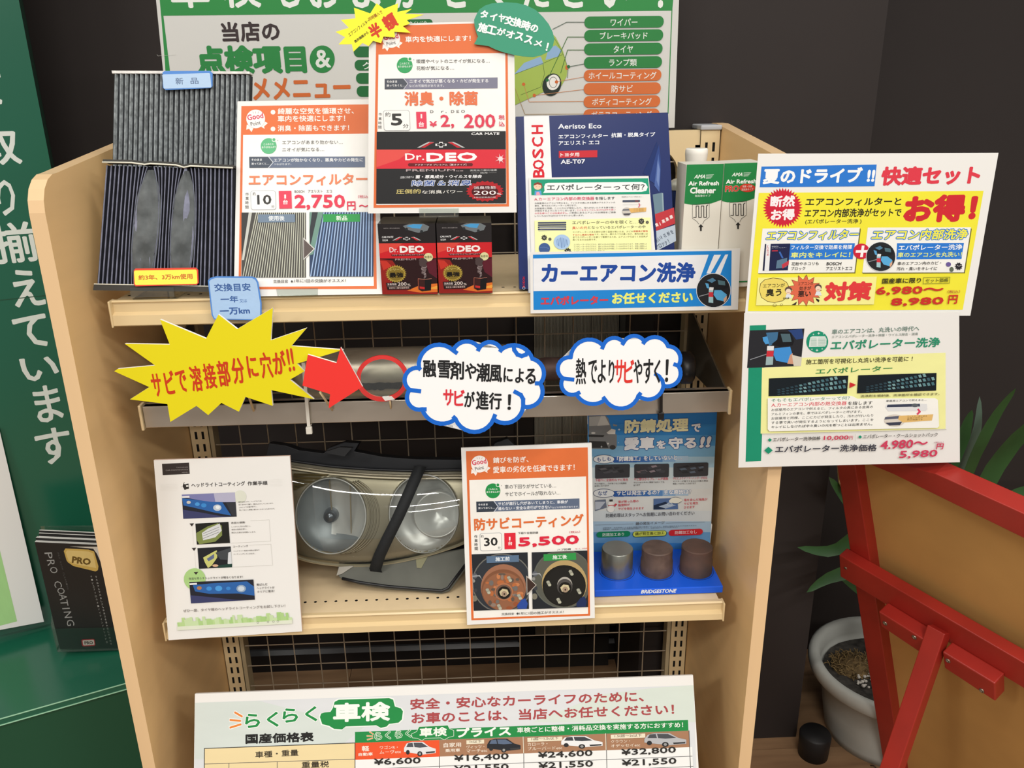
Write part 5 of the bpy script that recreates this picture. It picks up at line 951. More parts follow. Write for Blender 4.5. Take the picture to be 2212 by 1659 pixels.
s.poly([(1012, 655), (1015, 665), (975, 985), (268, 990), (260, 980)], '#6f6a30'); s.poly([(1822, 652), (1828, 662), (1778, 984), (1030, 988), (1022, 975)], '#6f6a30')
s.poly([(295, 657), (1008, 650), (968, 978), (262, 984)], '#f1f1ec'); s.poly([(1066, 650), (1822, 648), (1770, 978), (1026, 980)], '#f1f1ec')
s.t('エアコンフィルター', 318, 746, 990, 735, 72, '#f2ea4c', .03, .12, '#2a78c8', .075); s.t('エアコン内部洗浄', 1088, 742, 1788, 736, 78, '#f2ea4c', .03, .12, '#2a78c8', .075)
s.poly([(498, 768), (972, 764), (955, 882), (488, 885)], '#2a78d2'); s.t('フィルター交換で効果を発揮', 502, 812, 948, 808, 34, '#f0f3f6', .02); s.t('車内をキレイに！', 500, 872, 935, 868, 42, '#eaf07a', .025)
s.poly([(1280, 764), (1770, 762), (1752, 880), (1275, 883)], '#2a78d2'); s.t('エバポレーター洗浄', 1288, 818, 1755, 812, 42, '#f0f3f6', .025); s.t('車のエアコンを丸洗い！', 1282, 868, 1752, 864, 38, '#eaf07a', .02)
s.poly([(312, 770), (322, 770), (308, 966), (295, 966)], '#1c2040'); s.poly([(322, 770), (354, 769), (342, 966), (308, 966)], '#e8eaee'); s.poly([(354, 769), (498, 766), (480, 962), (342, 966)], '#182048')
for i, ch in enumerate('BOSCH'): s.c(ch, 333-i*.5, 848-i*15, 13, 14, '#cc2a38', .01, math.pi/2)
s.t('Aeristo Eco', 362, 790, 410, 789, 7, '#c9d0e0'); s.t('エアコンフィルター', 362, 802, 470, 800, 7, '#c9d0e0'); s.q(362, 824, 405, 823, 8, '#c03040'); s.poly([(400, 890), (475, 870), (470, 940), (392, 950)], '#5a7890'); s.poly([(435, 920), (488, 890), (486, 920), (440, 950)], '#c03848'); s.line([(420, 830), (440, 870)], 12, '#3a68b8')
s.t('花粉やホコリも', 505, 928, 705, 925, 26, '#4a4a48', .01); s.t('ブロック', 502, 963, 606, 961, 26, '#4a4a48', .01); s.t('BOSCH', 762, 926, 870, 925, 24, '#333', .02); s.t('アエリストエコ', 758, 963, 948, 960, 26, '#4a4a48', .01)
s.el(1018, 823, 60, 57, '#cc1f38'); s.q(975, 833, 1062, 832, 18, '#f4f2f0'); s.q(1008, 866, 1028, 866, 86, '#f4f2f0')
spray_picture(s, 1160, 862, 106)
s.t('車のエアコン内のカビ・', 1280, 925, 1600, 920, 26, '#4a4a48', .01); s.t('汚れ・臭いをキレイに', 1274, 964, 1570, 960, 26, '#4a4a48', .01)
s.el(1655, 918, 18, 17, '#6a5a9a', 18); s.el(1678, 955, 15, 18, '#5f6a5a', 16); s.star(1730, 932, 20, 30, 10, '#26242a'); s.el(1730, 932, 21, 21, '#26242a', 18); s.line([(1720, 925), (1728, 932)], 3, '#ddd'); s.line([(1742, 925), (1734, 932)], 3, '#ddd')
s.poly([(262, 1015), (1130, 1008), (1108, 1212), (245, 1218)], '#f2ee96')
cl = [(270, 1110), (278, 1060), (310, 1030), (370, 1018), (430, 1025), (470, 1050), (490, 1090), (480, 1150), (440, 1185), (380, 1198), (330, 1190), (285, 1160)]
s.poly(cl, '#e9d56a'); s.line(cl, 4, '#5a4a1c', True); s.ring(382, 1216, 14, 11, 3, '#7a6a3c', 14); s.ring(432, 1213, 10, 8, 3, '#7a6a3c', 12)
s.t('エアコンが', 295, 1090, 455, 1084, 30, '#3a3218', .015); s.t('臭う', 315, 1154, 430, 1150, 56, '#2c2818', .035)
s.star(600, 1108, 85, 128, 13, '#2c2420', .92); s.star(600, 1108, 82, 122, 13, '#dc6a4c', .92)
s.t('エアコンの', 552, 1072, 662, 1068, 22, '#3a2018', .01); s.t('効きが', 560, 1110, 648, 1106, 30, '#3a2018', .02); s.t('悪い', 550, 1158, 645, 1154, 44, '#2c1c18', .03)
for x, y in ((482, 1120), (700, 1100)): s.el(x, y-16, 26, 22, '#5a4640', 16); s.el(x, y-4, 20, 20, '#f0d8c0', 16); s.poly([(x-24, y+45), (x-14, y+16), (x+16, y+16), (x+26, y+45)], '#dfe4ea'); s.line([(x-8, y+4), (x+8, y+4)], 3, '#a05a50')
s.t('それは', 442, 1176, 488, 1172, 16, '#222', .03); s.poly([(680, 1165), (710, 1178), (705, 1195), (690, 1185)], '#2c2420'); s.poly([(505, 1215), (545, 1190), (535, 1215)], '#2c2420')
s.t('対策', 738, 1190, 1082, 1184, 145, '#dc3a3c', .06)
s.t('国産車に限り', 1166, 1060, 1450, 1054, 40, '#3a3718', .03); s.line([(1472, 1014), (1664, 1010), (1660, 1055), (1468, 1060)], 3, '#4a5a2c', True); s.t('セット価格', 1484, 1052, 1650, 1048, 32, '#4a5020', .01)
s.t('6,980～', 1118, 1148, 1612, 1138, 66, '#c93128', .05); s.t('8,980', 1228, 1228, 1612, 1218, 64, '#c93128', .055); s.t('（税込）', 1644, 1130, 1736, 1128, 24, '#b8503c', .01); s.t('円', 1646, 1208, 1714, 1206, 66, '#c93128', .03)
s.done()
s = Sheet((1610, 900), -.383, -2)
s.board([(1608, 676), (2072, 674), (2073.5, 998.5), (1595, 1010)], .0006, 'washing_notice', M_PAPER, None, 'white evaporator washing notice with green side stripe hanging below the yellow notice', 'notice', None, 0)
s.fr(1570, 660, 3.95); TEAL = '#179270'
s.poly([(196, 170), (335, 166), (292, 1326), (160, 1332)], TEAL); s.poly([(195, 212), (662, 196), (630, 516), (173, 532)], '#24262c')
s.poly([(300, 530), (632, 516), (640, 445), (1866, 402), (1866, 1052), (288, 1092)], '#f2f2a6')
s.poly([(335, 232), (440, 225), (470, 300), (360, 345)], '#3d6e96'); s.poly([(438, 225), (545, 228), (575, 300), (560, 340), (450, 352), (380, 330), (430, 290)], '#101218'); s.poly([(458, 240), (538, 240), (552, 310), (478, 312)], '#4c6670'); s.poly([(520, 210), (640, 198), (655, 280), (590, 290), (550, 235)], '#27427a')
s.poly([(305, 270), (345, 262), (362, 325), (330, 330), (310, 300)], '#4a9ad8'); s.poly([(405, 365), (540, 350), (560, 420), (520, 490), (420, 470), (398, 420)], '#3f8fd6'); s.poly([(540, 420), (560, 405), (575, 500), (515, 495)], '#cf9a80'); s.poly([(555, 420), (640, 440), (632, 515), (570, 515)], '#d4cfc0')
s.poly([(345, 345), (402, 345), (392, 505), (330, 508)], '#9ab4b8'); s.poly([(344, 345), (402, 345), (400, 380), (342, 380)], '#e4e6e8'); s.poly([(342, 385), (400, 385), (396, 435), (336, 435)], '#cc2f3c'); s.line([(200, 460), (335, 415)], 7, '#8a8f96')
s.el(771, 308, 93, 93, TEAL, 40); s.poly([(705, 300), (712, 270), (730, 262), (838, 262), (850, 285), (848, 335), (838, 348), (700, 352)], '#dfe9e4')
for i in range(7): s.line([(715, 278+10*i), (765, 277+10*i)], 3, '#7fae9c'); s.line([(778, 277+10*i), (842, 276+10*i)], 3, '#7fae9c')
for x, y, r_ in ((738, 245, 9), (783, 236, 13), (825, 240, 9), (725, 372, 9), (768, 380, 14), (812, 368, 9)): s.star(x, y, r_*.3, r_, 4, '#eef4f0')
s.t('車のエアコンは、丸洗いの時代へ', 893, 245, 1638, 215, 44, '#6f8a80', .015); s.t('エアコンエバポレーター洗浄＋除菌・ウイルス除去・消臭', 893, 278, 1628, 252, 24, '#8a9690'); s.t('エバポレーター洗浄', 880, 382, 1812, 352, 86, '#2b8f6c', .03)
s.t('施工箇所を可視化し丸洗い洗浄を可能に ！', 672, 502, 1580, 474, 44, '#4c4a30', .015); s.t('エバポレーター', 755, 584, 1408, 555, 48, '#3a8a4c', .02)
def fins(s, P):
    s.poly(P, '#0e1a22'); (x0, y0), (x1, y1), (x2, y2), (x3, y3) = P
    random.seed(6)
    L = lambda u, v: (x0*(1-u)*(1-v)+x1*u*(1-v)+x2*u*v+x3*(1-u)*v, y0*(1-u)*(1-v)+y1*u*(1-v)+y2*u*v+y3*(1-u)*v)
    for r_ in range(3):
        for k in range(16):
            u = .12+.055*k; v = .78-.55*u*.9+.27*(r_-1)*(.35+u*.75)+.1; h_ = .06+.15*u
            if v-h_ < 0 or v > 1 or u+.04 > 1: continue
            s.poly([L(u, v), L(u+.035, v-.02), L(u+.018, v-h_), L(u-.016, max(0, v-h_+.02))], random.choice(['#5f8a92', '#46707a', '#7aa2a6', '#3a5c68']) if k > 4 else '#2a4450')
fins(s, [(358, 620), (1035, 596), (1024, 750), (355, 772)]); fins(s, [(1118, 592), (1785, 572), (1782, 722), (1108, 746)])
s.poly([(1045, 650), (1100, 672), (1042, 700)], '#cc2a30'); s.t('洗浄剤を噴射後、洗浄箇所を確認できます。', 1135, 780, 1808, 760, 22, '#5a583a')
s.poly([(345, 785), (1060, 765), (1110, 790), (1770, 785), (1795, 800), (1805, 1025), (1790, 1038), (360, 1068), (345, 1050)], '#f6f6f0')
s.t('そもそもエバポレーターって何？', 375, 820, 1042, 798, 30, '#4a8a70', .01); s.t('A.カーエアコン内部の熱交換器', 375, 862, 1015, 845, 36, '#d9485a', .015); s.t('を指します', 1025, 845, 1235, 840, 32, '#333', .02)
for i, (tx, b) in enumerate((('お部屋用のエアコンで例えると、フィルタの奥にある金属の', 1240), ('アルミフィンの事を、車ではエバポレーターと呼びます。', 1145), ('お部屋用と同様、ここにカビが発生したり、汚れが付いたり', 1242), ('する事で臭いが発生するようになってしまいます。ここを', 1244), ('キレイにしなければ中々臭いの元を断つことは出来ません。', 1235))): s.t(tx, 375, 897+36.5*i, b, 897+36.5*i-(b-375)*.03, 24, '#5a5a58' if i < 4 else '#3a3a3a', .005 if i < 4 else .015)
s.t('家庭用エアコンで例えると…', 1352, 818, 1700, 808, 18, '#555'); s.poly([(1355, 840), (1640, 832), (1700, 835), (1705, 880), (1690, 892), (1370, 896), (1345, 862)], '#e0e2e4'); s.poly([(1365, 840), (1640, 832), (1642, 856), (1358, 862)], '#3a4258'); s.el(1598, 846, 30, 16, '#5a626a', 18)
s.line([(1625, 880), (1640, 900), (1620, 920)], 16, '#d84a66'); s.el(1425, 975, 90, 52, '#d9d2c8'); s.poly([(1345, 945), (1470, 935), (1475, 958), (1338, 968)], '#5a5e70'); s.poly([(1345, 995), (1490, 985), (1470, 1015), (1380, 1018)], '#3c4052'); s.poly([(1462, 935), (1755, 922), (1742, 975), (1495, 992), (1455, 965)], '#e4bc74')
for i, tx in enumerate(('フィルター奥にある', '金属の部分が', '熱交換器です')): s.t(tx, 1530, 945+15*i, 1700-35*(i > 0), 942+15*i, 11, '#7a5c28')
s.line([(288, 1092), (1866, 1052)], 2.5, '#8a8a5a')
s.poly([(345, 1140), (362, 1125), (380, 1140), (362, 1157)], TEAL); s.t('エバポレーター洗浄価格', 388, 1155, 792, 1142, 34, '#4a4848', .015); s.t('10,000', 818, 1148, 1030, 1142, 42, '#cc3f5c', .03); s.t('円', 1036, 1140, 1066, 1139, 34, '#cc3f5c', .01)
s.line([(1090, 1090), (1090, 1150)], 2, '#b0b0a8'); s.poly([(1115, 1115), (1131, 1100), (1147, 1115), (1131, 1130)], TEAL); s.t('エバポレーター・クールショットパック', 1155, 1130, 1788, 1112, 36, '#4a4848', .01)
s.poly([(315, 1229), (350, 1198), (387, 1229), (350, 1260)], TEAL); s.t('エバポレーター洗浄価格', 405, 1250, 1268, 1236, 62, '#3a3c48', .025)
s.t('4.980～', 1300, 1222, 1700, 1205, 76, '#cf3f60', .03); s.t('（税込）', 1762, 1168, 1840, 1166, 14, '#b87a88'); s.t('円', 1776, 1222, 1836, 1220, 52, '#cf3f60', .03); s.t('5,980', 1460, 1304, 1782, 1292, 72, '#cf3f60', .03)
s.done()
# ------------------------------------------------------------------ rust sample stand with three steel cylinders
ZT2 = .6375; YB0 = atz(1333, 1288, .6245).y-.001; YBK = atz(1538.5, 1183, ZT2).y
st = empty('rust_sample_stand', ((aty(1420, 1280, YB0).x), (YB0+YBK)/2, ZS2+.0012), 'blue rust protection display stand with a printed back board, right end of the lower shelf', 'display')
xl, xr = aty(1284, 1287, YB0).x, aty(1561, 1282, YB0).x
mb = MB(); mb.box(xl, YB0, ZS2+.0012, xr, YBK, ZT2); base = mb.build('base', mat('stand_blue', '#1257d6', .4), st, bevel=.0015)
s = Sheet((1540, 1170), YBK+.002, 0)
b = s.board([(1268, 870), (1549.5, 866), (1536, 1131), (1538.5, 1133), (1533, 1183), (1276, 1192)], .004, 'back_board', M_PAPER, st)
s.fr(1260, 880, 3.95)
BC = ['#1c6fbc', '#1f76c0', '#2c80c4', '#4a93cc', '#79b0d6', '#a4c8de', '#c9dbe2', '#d9dfe0', '#dcdfde', '#dcdedb', '#d3dadd', '#a9c4da', '#6a9fce', '#3a7fc0']
for i, c_ in enumerate(BC):
    y0, y1 = -40+i*92, -40+(i+1)*92
    s.poly([(35, y0), (1143-.053*y0, y0), (1143-.053*y1, y1), (40, y1)], c_)
s.poly([(45, 72), (190, 68), (215, 95), (240, 190), (285, 235), (285, 330), (272, 355), (50, 352)], '#77797a'); s.poly([(50, 80), (170, 72), (215, 150), (50, 158)], '#a7a6a2'); s.poly([(150, 72), (185, 72), (225, 150), (120, 156)], '#bcbab4')
s.poly([(198, 215), (240, 182), (275, 190), (272, 228), (215, 228)], '#d9d7d0'); s.poly([(45, 232), (180, 236), (170, 252), (45, 250)], '#2e2f31'); s.poly([(48, 285), (190, 290), (215, 345), (50, 345)], '#303133'); s.el(250, 340, 26, 20, '#3a3a3a', 18); s.el(85, 218, 18, 8, '#cfcdc8', 16); s.poly([(255, 140), (290, 150), (285, 160), (255, 158)], '#8a8a88'); s.el(210, 308, 8, 8, '#dcdad4', 12)
for x, y, r_ in ((305, 188, 13), (155, 335, 11), (300, 300, 6)): s.star(x, y, r_*.25, r_, 4, '#e6eef4')
s.t('防錆処理', 350, 222, 895, 205, 118, '#e9e6b8', .05, 0, '#1d4f93', .045); s.t('で', 920, 212, 1000, 208, 72, '#e6e9ee', .05, 0, '#1d4f93', .05)
s.t('愛車', 345, 366, 605, 360, 112, '#e6e9ee', .055, 0, '#1d4f93', .045); s.t('を', 622, 354, 702, 350, 72, '#e6e9ee', .05, 0, '#1d4f93', .05); s.t('守る', 722, 356, 962, 350, 102, '#e6e9ee', .055, 0, '#1d4f93', .045); s.t('!!', 985, 345, 1078, 340, 96, '#e6e9ee', .06, .15, '#1d4f93', .05)
def pill(s, y0, h, txt, x1):
    for i in range(6): s.poly([(235+110*i, y0+2*i*-1+8), (345+110*i, y0-2*i+6), (345+110*i, y0+h-2*i), (235+110*i, y0+h-2*i)], ['#2a5ba6', '#2f62ab', '#3d70b4', '#5a8ac2', '#85acd4', '#a9c6de'][i])
    return s
pill(s, 415, 55, '', 0); s.el(175, 440, 92, 38, '#22345c'); s.el(175, 440, 88, 34, '#e6eaec'); s.poly([(215, 458), (262, 470), (235, 445)], '#e6eaec'); s.t('もしも', 115, 462, 235, 455, 36, '#2c4a86', .02); s.t('「防錆施工」をしていないと…', 285, 460, 842, 445, 44, '#eceff2', .035, 0, '#2a4a8a', .03)
pill(s, 705, 55, '', 0); s.el(175, 730, 92, 38, '#22345c'); s.el(175, 730, 88, 34, '#e6eaec'); s.poly([(215, 748), (262, 760), (235, 735)], '#e6eaec'); s.t('なぜ', 125, 750, 205, 746, 38, '#2c4a86', .02); s.t('サビは発生するの？ 主な原因は？', 282, 750, 918, 738, 42, '#eceff2', .035, 0, '#2a4a8a', .03)
for i, (x0, y0) in enumerate(((100, 486), (434, 482), (768, 472))):
    s.poly([(x0, y0+8), (x0+8, y0), (x0+288, y0-5), (x0+297, y0+3), (x0+294, y0+102), (x0+286, y0+110), (x0+8, y0+120), (x0, y0+112)], '#3a3c42')
    random.seed(20+i)
    for k in range(12): u, v = random.random()*.75, random.random()*.7; s.poly([(x0+10+u*280, y0+12+v*95), (x0+60+u*270, y0+5+v*90), (x0+85+u*240, y0+18+v*95), (x0+30+u*270, y0+28+v*90)], random.choice([['#2c2f34', '#4c4e54', '#5e5c60'], ['#7a686c', '#55565e', '#8c8088', '#45474e'], ['#26292f', '#2f3238', '#5c6a7a']][i]))
for x0, x1, y, tx in ((100, 382, 630, '下廻りに全面的なサビ発生'), (430, 722, 622, 'サビ部分からフレームが腐蝕'), (762, 1055, 614, 'サビによりマフラーハンガーが劣化')): s.t(tx, x0, y, x1, y-6, 24, '#d0556a', .01)
for x0, x1, y, tx in ((95, 368, 655, 'サビが進行し、穴があくなどの危険性'), (95, 218, 675, '状況になります'), (428, 690, 645, 'サビになりやすい環境ではなくても'), (428, 485, 668, 'あります'), (762, 1062, 634, 'マフラーが落下するなどの重大事故'), (762, 958, 655, '事故につながることもあります')): s.t(tx, x0, y, x1, y-5, 14, '#5a5c60')
s.poly([(98, 790), (190, 780), (200, 850), (100, 880)], '#6a7488'); s.poly([(98, 800), (190, 800), (140, 860), (100, 870)], '#b9c0cc')
s.el(233, 868, 33, 20, '#8a8a8c', 20); s.el(233, 864, 31, 26, '#eceae6', 20); s.el(234, 818, 25, 25, '#eceae6', 20); s.q(222, 800, 250, 798, 18, '#3c3a3c'); s.line([(212, 832), (256, 830)], 7, '#c8404c'); s.line([(195, 845), (178, 838)], 3, '#8a6a60'); s.poly([(258, 830), (275, 815), (288, 822), (268, 845)], '#c8404c')
for i, (tx, x1) in enumerate((('雪が降った際の', 470), ('融雪剤が', 395), ('サビを発生させます', 515))): s.t(tx, 297, 812+30*i, x1, 806+30*i, 22, '#d2505e', .015)
s.poly([(598, 775), (800, 768), (806, 862), (596, 868)], '#5470a0'); s.poly([(598, 830), (700, 800), (740, 830), (690, 862), (598, 866)], '#20304a'); s.poly([(640, 840), (720, 815), (790, 830), (700, 858)], '#a8b8cc'); s.ring(735, 822, 24, 16, 6, '#c4d0dc', 18)
s.el(785, 788, 52, 28, '#2c3a58', 20); s.el(785, 788, 49, 25, '#e9e8da', 20); s.el(752, 795, 24, 14, '#e9e8da', 14); s.el(820, 786, 20, 14, '#e9e8da', 14)
for i, (tx, x1) in enumerate((('塩を含んだ海風が', 1055), ('サビを発生', 978), ('させます', 948))): s.t(tx, 855, 796+32*i, x1, 790+32*i, 22, '#d2505e', .015)
s.t('防錆処理はスタッフへお気軽にお問い合わせください', 192, 935, 945, 912, 34, '#50525a', .01)
s.line([(100, 998), (425, 988)], 2, '#7a7e84'); s.t('錆の発生イメージ', 445, 1000, 690, 990, 26, '#6a6c70', .01); s.line([(705, 982), (1035, 972)], 2, '#7a7e84')
for y in (1028, 1042): s.t('試験環境：自社実施による塩水噴霧試験の結果イメージです。効果を保証するものではありません', 165, y, 965-160*(y > 1030), y-22, 9, '#6a7480')
s.q(112, 1105, 398, 1095, 48, '#17865c', r=.48); s.t('防錆加工あり', 162, 1096, 345, 1090, 30, '#dfe8e2', .015)
s.q(418, 1102, 708, 1092, 50, '#2c4a28', r=.48); s.q(422, 1098, 704, 1088, 43, '#d5dc5e', r=.48); s.t('錆が発生後に加工', 440, 1088, 688, 1078, 28, '#3a3a1c', .02)
s.q(725, 1092, 1015, 1080, 52, '#d42a32', r=.48); s.t('防錆加工なし', 778, 1078, 965, 1070, 30, '#f0d8d8', .015)
s.done(b)
for ch in (): pass
s = Sheet((1420, 1275), YB0-.0002, 0); s.fr(1260, 880, 3.95); s.root = base
s.t('BRIDGESTONE', 490, 1588, 788, 1580, 32, '#e9edf2', .035, .2); s.done(base)
cyl_m = [mat('bare_steel', '#8f918a', .32, metal=.8, var=.06, scale=30), mat('treated_rust', '#5c4a42', .55, metal=.15, var=.18, scale=60, bump=.25), mat('raw_rust', '#463a36', .75, metal=.1, hex2='#5a433b', scale=26, bump=.5)]
for i, (cx, ty, by, lab) in enumerate(((1332, 1184, 1254, 'plain grey steel cylinder, least rusty on the blue stand'), (1417, 1182, 1253, 'smooth brown steel cylinder in the middle of the blue stand'), (1502, 1179, 1252, 'dark rough rusted steel cylinder at the right of the blue stand'))):
    yc = atz(cx, by, ZT2).y+.0275; p = atz(cx, by, ZT2); R_ = .0265; x_ = aty(cx, by-12, yc).x; ztop = aty(cx, ty, yc).z
    hz = ztop-ZT2-.0006
    pr = [(0, 0), (R_, 0), (R_, hz*.5), (R_-.0002, hz-.0012), (R_-.0012, hz), (0, hz)] if i == 0 else [(0, 0), (R_+.0006, 0), (R_+.0006, hz*.48), (R_-.0008, hz*.54), (R_-.0006, hz-.0015), (R_-.002, hz), (0, hz)]
    mb = MB(); mb.lathe(pr, (x_, yc, ZT2+.0006), 40, smooth=True); o = mb.build('steel_cylinder', cyl_m[i], None, (x_, yc, ZT2)); tag(o, lab, 'sample', 'steel cylinders on the blue stand')
    es = o.modifiers.new('es', 'EDGE_SPLIT'); es.split_angle = math.radians(40)
    mb = MB(); mb.lathe([(R_+.0035, 0), (R_+.003, .0004)], (x_, yc, ZT2+.00015), 40); mb.build('recess_ring', M_DARK, base)
# ------------------------------------------------------------------ headlight
s = Sheet((820, 1215), -.225, 16); s.fr(560, 900, 4.608)
hl = empty('headlight', s.pt(1000, 1650), 'used clear car headlight with black housing and black strap on the lower shelf', 'headlight')
M_HOUS = mat('housing_black', '#191b20', .42); M_SHELL = mat('shell_chrome', '#8f8977', .3, metal=.55, var=.06, scale=8); M_BOWL = mat('bowl_chrome', '#b9bcbc', .3, metal=.3, var=.05, scale=12); M_BLUE = mat('bowl_grey_blue', '#80898f', .35, metal=.25, var=.12, scale=14)
def curve_y(pts, x):
    if x <= pts[0][0]: return pts[0][1]
    for (x0, y0), (x1, y1) in zip(pts[:-1], pts[1:]):
        if x <= x1: t = (x-x0)/(x1-x0); return y0+(y1-y0)*t
    return pts[-1][1]
TOP = [(-60, 640), (40, 520), (200, 500), (320, 520), (700, 575), (1100, 605), (1500, 620), (2030, 610), (2300, 640), (2480, 760)]
BOT = [(-60, 700), (40, 1000), (200, 1280), (320, 1390), (520, 1450), (800, 1485), (1100, 1488), (1400, 1445), (1700, 1375), (2030, 1270), (2300, 1100), (2480, 800)]
def smooth(pts, n=46):
    xs = [pts[0][0]+(pts[-1][0]-pts[0][0])*i/n for i in range(n+1)]; ys = [curve_y(pts, x) for x in xs]
    for _ in range(3): ys = [ys[0]]+[(ys[i-1]+2*ys[i]+ys[i+1])/4 for i in range(1, n)]+[ys[-1]]
    return list(zip(xs, ys))
T_, B_ = smooth(TOP), smooth(BOT)
# housing behind
hp_ = [(20, 300), (200, 325), (330, 372), (590, 405), (640, 350), (800, 290), (955, 298), (905, 385), (1200, 440), (1540, 465), (2030, 470), (2250, 480), (2350, 300), (2480, 250), (2560, 330), (2450, 560), (2490, 780)]
mb = MB(); pl = hp_+[p for p in reversed(B_)]
mb.prism([s.pt(x, y, -.046) for x, y in pl], s.n*-.03); hb_ = mb.build('housing', M_HOUS, hl, bevel=.001)
mb = MB(); mb.prism([s.pt(x, y, .0) for x, y in ((650, 352), (800, 305), (925, 310), (850, 395), (700, 370))], s.n*-.012); mb.build('mounting_tab', M_BLACK, hb_)
# shell surface between outlines, with two bowl recesses
def surf(x, y, bowls=True):
    h = 0.0
    if bowls:
        for cx, cy, rx, ry, dp in ((715, 985, 345, 372, .030), (1640, 965, 340, 385, .026)):
            d = math.hypot((x-cx)/rx, (y-cy)/ry)
            if d < 1: h -= dp*(1-d*d)**.6
    return h
N = len(T_)-1; Mv = 40; vs = []
for j in range(Mv+1):
    for i in range(N+1):
        x = T_[i][0]; y = T_[i][1]+(B_[i][1]-T_[i][1])*j/Mv; e = math.sin(math.pi*j/Mv)
        vs.append(s.pt(x, y, -.004+.012*e**.5*(math.sin(math.pi*i/N))**.5+surf(x, y)*.0))
# finer grid over the bowls
Nx, Ny = 150, 60; vs = []; fs = []
for j in range(Ny+1):
    for i in range(Nx+1):
        x = -40+(2460+40)*i/Nx; t = curve_y(T_, x); b2 = curve_y(B_, x); y = t+(b2-t)*j/Ny; e = math.sin(math.pi*j/Ny)
        vs.append(s.pt(x, y, -.008+.010*e**.5+surf(x, y)))
fs = [(j*(Nx+1)+i, (j+1)*(Nx+1)+i, (j+1)*(Nx+1)+i+1, j*(Nx+1)+i+1) for j in range(Ny) for i in range(Nx)]
mb = MB(); mb.add(vs, fs, 0, None, True)
for k, f in enumerate(fs):
    i, j = f[0] % (Nx+1), f[0]//(Nx+1); x = -40+2500*(i+.5)/Nx; t = curve_y(T_, x); y = t+(curve_y(B_, x)-t)*(j+.5)/Ny
    if math.hypot((x-715)/345, (y-985)/372) < 1: mb.mi[k] = 1 if x < 700 or y > 1200 else 2  # left and lower part of the left bowl in darker grey-blue
    elif math.hypot((x-1640)/340, (y-965)/385) < 1: mb.mi[k] = 2
rf = mb.build('reflector', [M_SHELL, M_BLUE, M_BOWL], hl)
def arcpts(cx, cy, rx, ry, a0, a1, off, n=30): return [s.pt(cx+rx*math.cos(math.radians(a0+(a1-a0)*k/n)), cy+ry*math.sin(math.radians(a0+(a1-a0)*k/n)), off) for k in range(n+1)]
mb = MB(); mb.tube(arcpts(715, 985, 348, 375, 0, 360, .003, 60), .0012, 8, cap=False); mb.build('bowl_rim', M_BOWL, rf)
for k in range(4): mb = MB(); mb.tube(arcpts(735+18*k, 985, 372+12*k, 385+4*k, -62, 78-4*k, .004-k*.0008), .0013, 8); mb.build('step_ring', M_SHELL, rf)
mb = MB(); mb.tube(arcpts(1640, 965, 342, 388, 0, 360, .002, 60), .0012, 8, cap=False); mb.build('bowl_rim', M_BOWL, rf)
mb = MB(); c_ = s.pt(1760, 975, -.014); mb.lathe([(0, -.006), (.012, -.004), (.026, .004), (.036, .016), (.038, .018), (.040, .012), (.041, .002)], c_, 36, axis=s.n+Vector((.15, 0, 0))); mb.build('projector_lens', M_BOWL, rf)
mb = MB(); c_ = s.pt(690, 1010, -.030); mb.lathe([(.013, 0), (.012, .010), (.010, .022), (.006, .026), (0, .027)], c_, 24, axis=s.n); mb.build('bulb_shade', mat('shade_dark', '#5a6068', .25, metal=.7), rf)
for k, (x0, y0, x1, y1) in enumerate(((700, 640, 705, 1000), (905, 660, 900, 1200))): mb = MB(); mb.bar(s.pt(x0, y0, .0), s.pt(x1, y1, -.02), .0016, .006, s.n); mb.build('facet_rib', M_SHELL, rf)
# amber corner facets at the upper left, trim lines, lower lip
for k in range(5):
    mb = MB(); y0 = 560+k*34; mb.prism([s.pt(350, y0, .006), s.pt(700-k*70, y0+8-k*2, .006), s.pt(660-k*75, y0+30, .004), s.pt(350, y0+28, .004)], s.n*-.002); mb.build('facet', mat('facet_olive', '#8a805c', .22, metal=.7), rf)
for off_, dy, M_ in ((.009, -78, M_HOUS), (.011, -28, M_SHELL), (.011, 0, M_SHELL)):
    mb = MB(); mb.tube([s.pt(x, y+dy, off_-.012) for x, y in T_[1:-1]], .0022 if dy else .0016, 8); mb.build('trim_line', M_ if dy else mat('lens_edge', '#c9c1a8', .2, spec=.8), hl)
mb = MB(); vs = []
for k, (x, y) in enumerate(T_[1:-1]): vs += [s.pt(x, y-82, -.006), s.pt(x, y+4, .0)]
mb.add(vs, [(2*i, 2*i+1, 2*i+3, 2*i+2) for i in range(len(vs)//2-1)], 0, None, True); mb.build('top_band', mat('band_olive', '#5c584a', .35, metal=.4), hl)
mb = MB(); mb.tube([s.pt(x, y-4, .0) for x, y in B_[2:-1]], .0028, 8); mb.build('bottom_lip', mat('lens_edge_olive', '#a39a80', .25, spec=.8), hl)
# clear cover
vs = []; nx, ny = 50, 24
for j in range(ny+1):
    for i in range(nx+1):
        x = T_[0][0]+(T_[-1][0]-T_[0][0])*i/nx; t = curve_y(T_, x); b2 = curve_y(B_, x); y = t+(b2-t)*j/ny
        vs.append(s.pt(x, y, .003+.030*math.sin(math.pi*j/ny)**.6*math.sin(math.pi*i/nx)**.4))
mb = MB(); mb.add(vs, [(j*(nx+1)+i, (j+1)*(nx+1)+i, (j+1)*(nx+1)+i+1, j*(nx+1)+i+1) for j in range(ny) for i in range(nx)], 0, None, True); mb.build('clear_cover', clear('headlight_lens', (.90, .91, .88), .10, .04), hl)
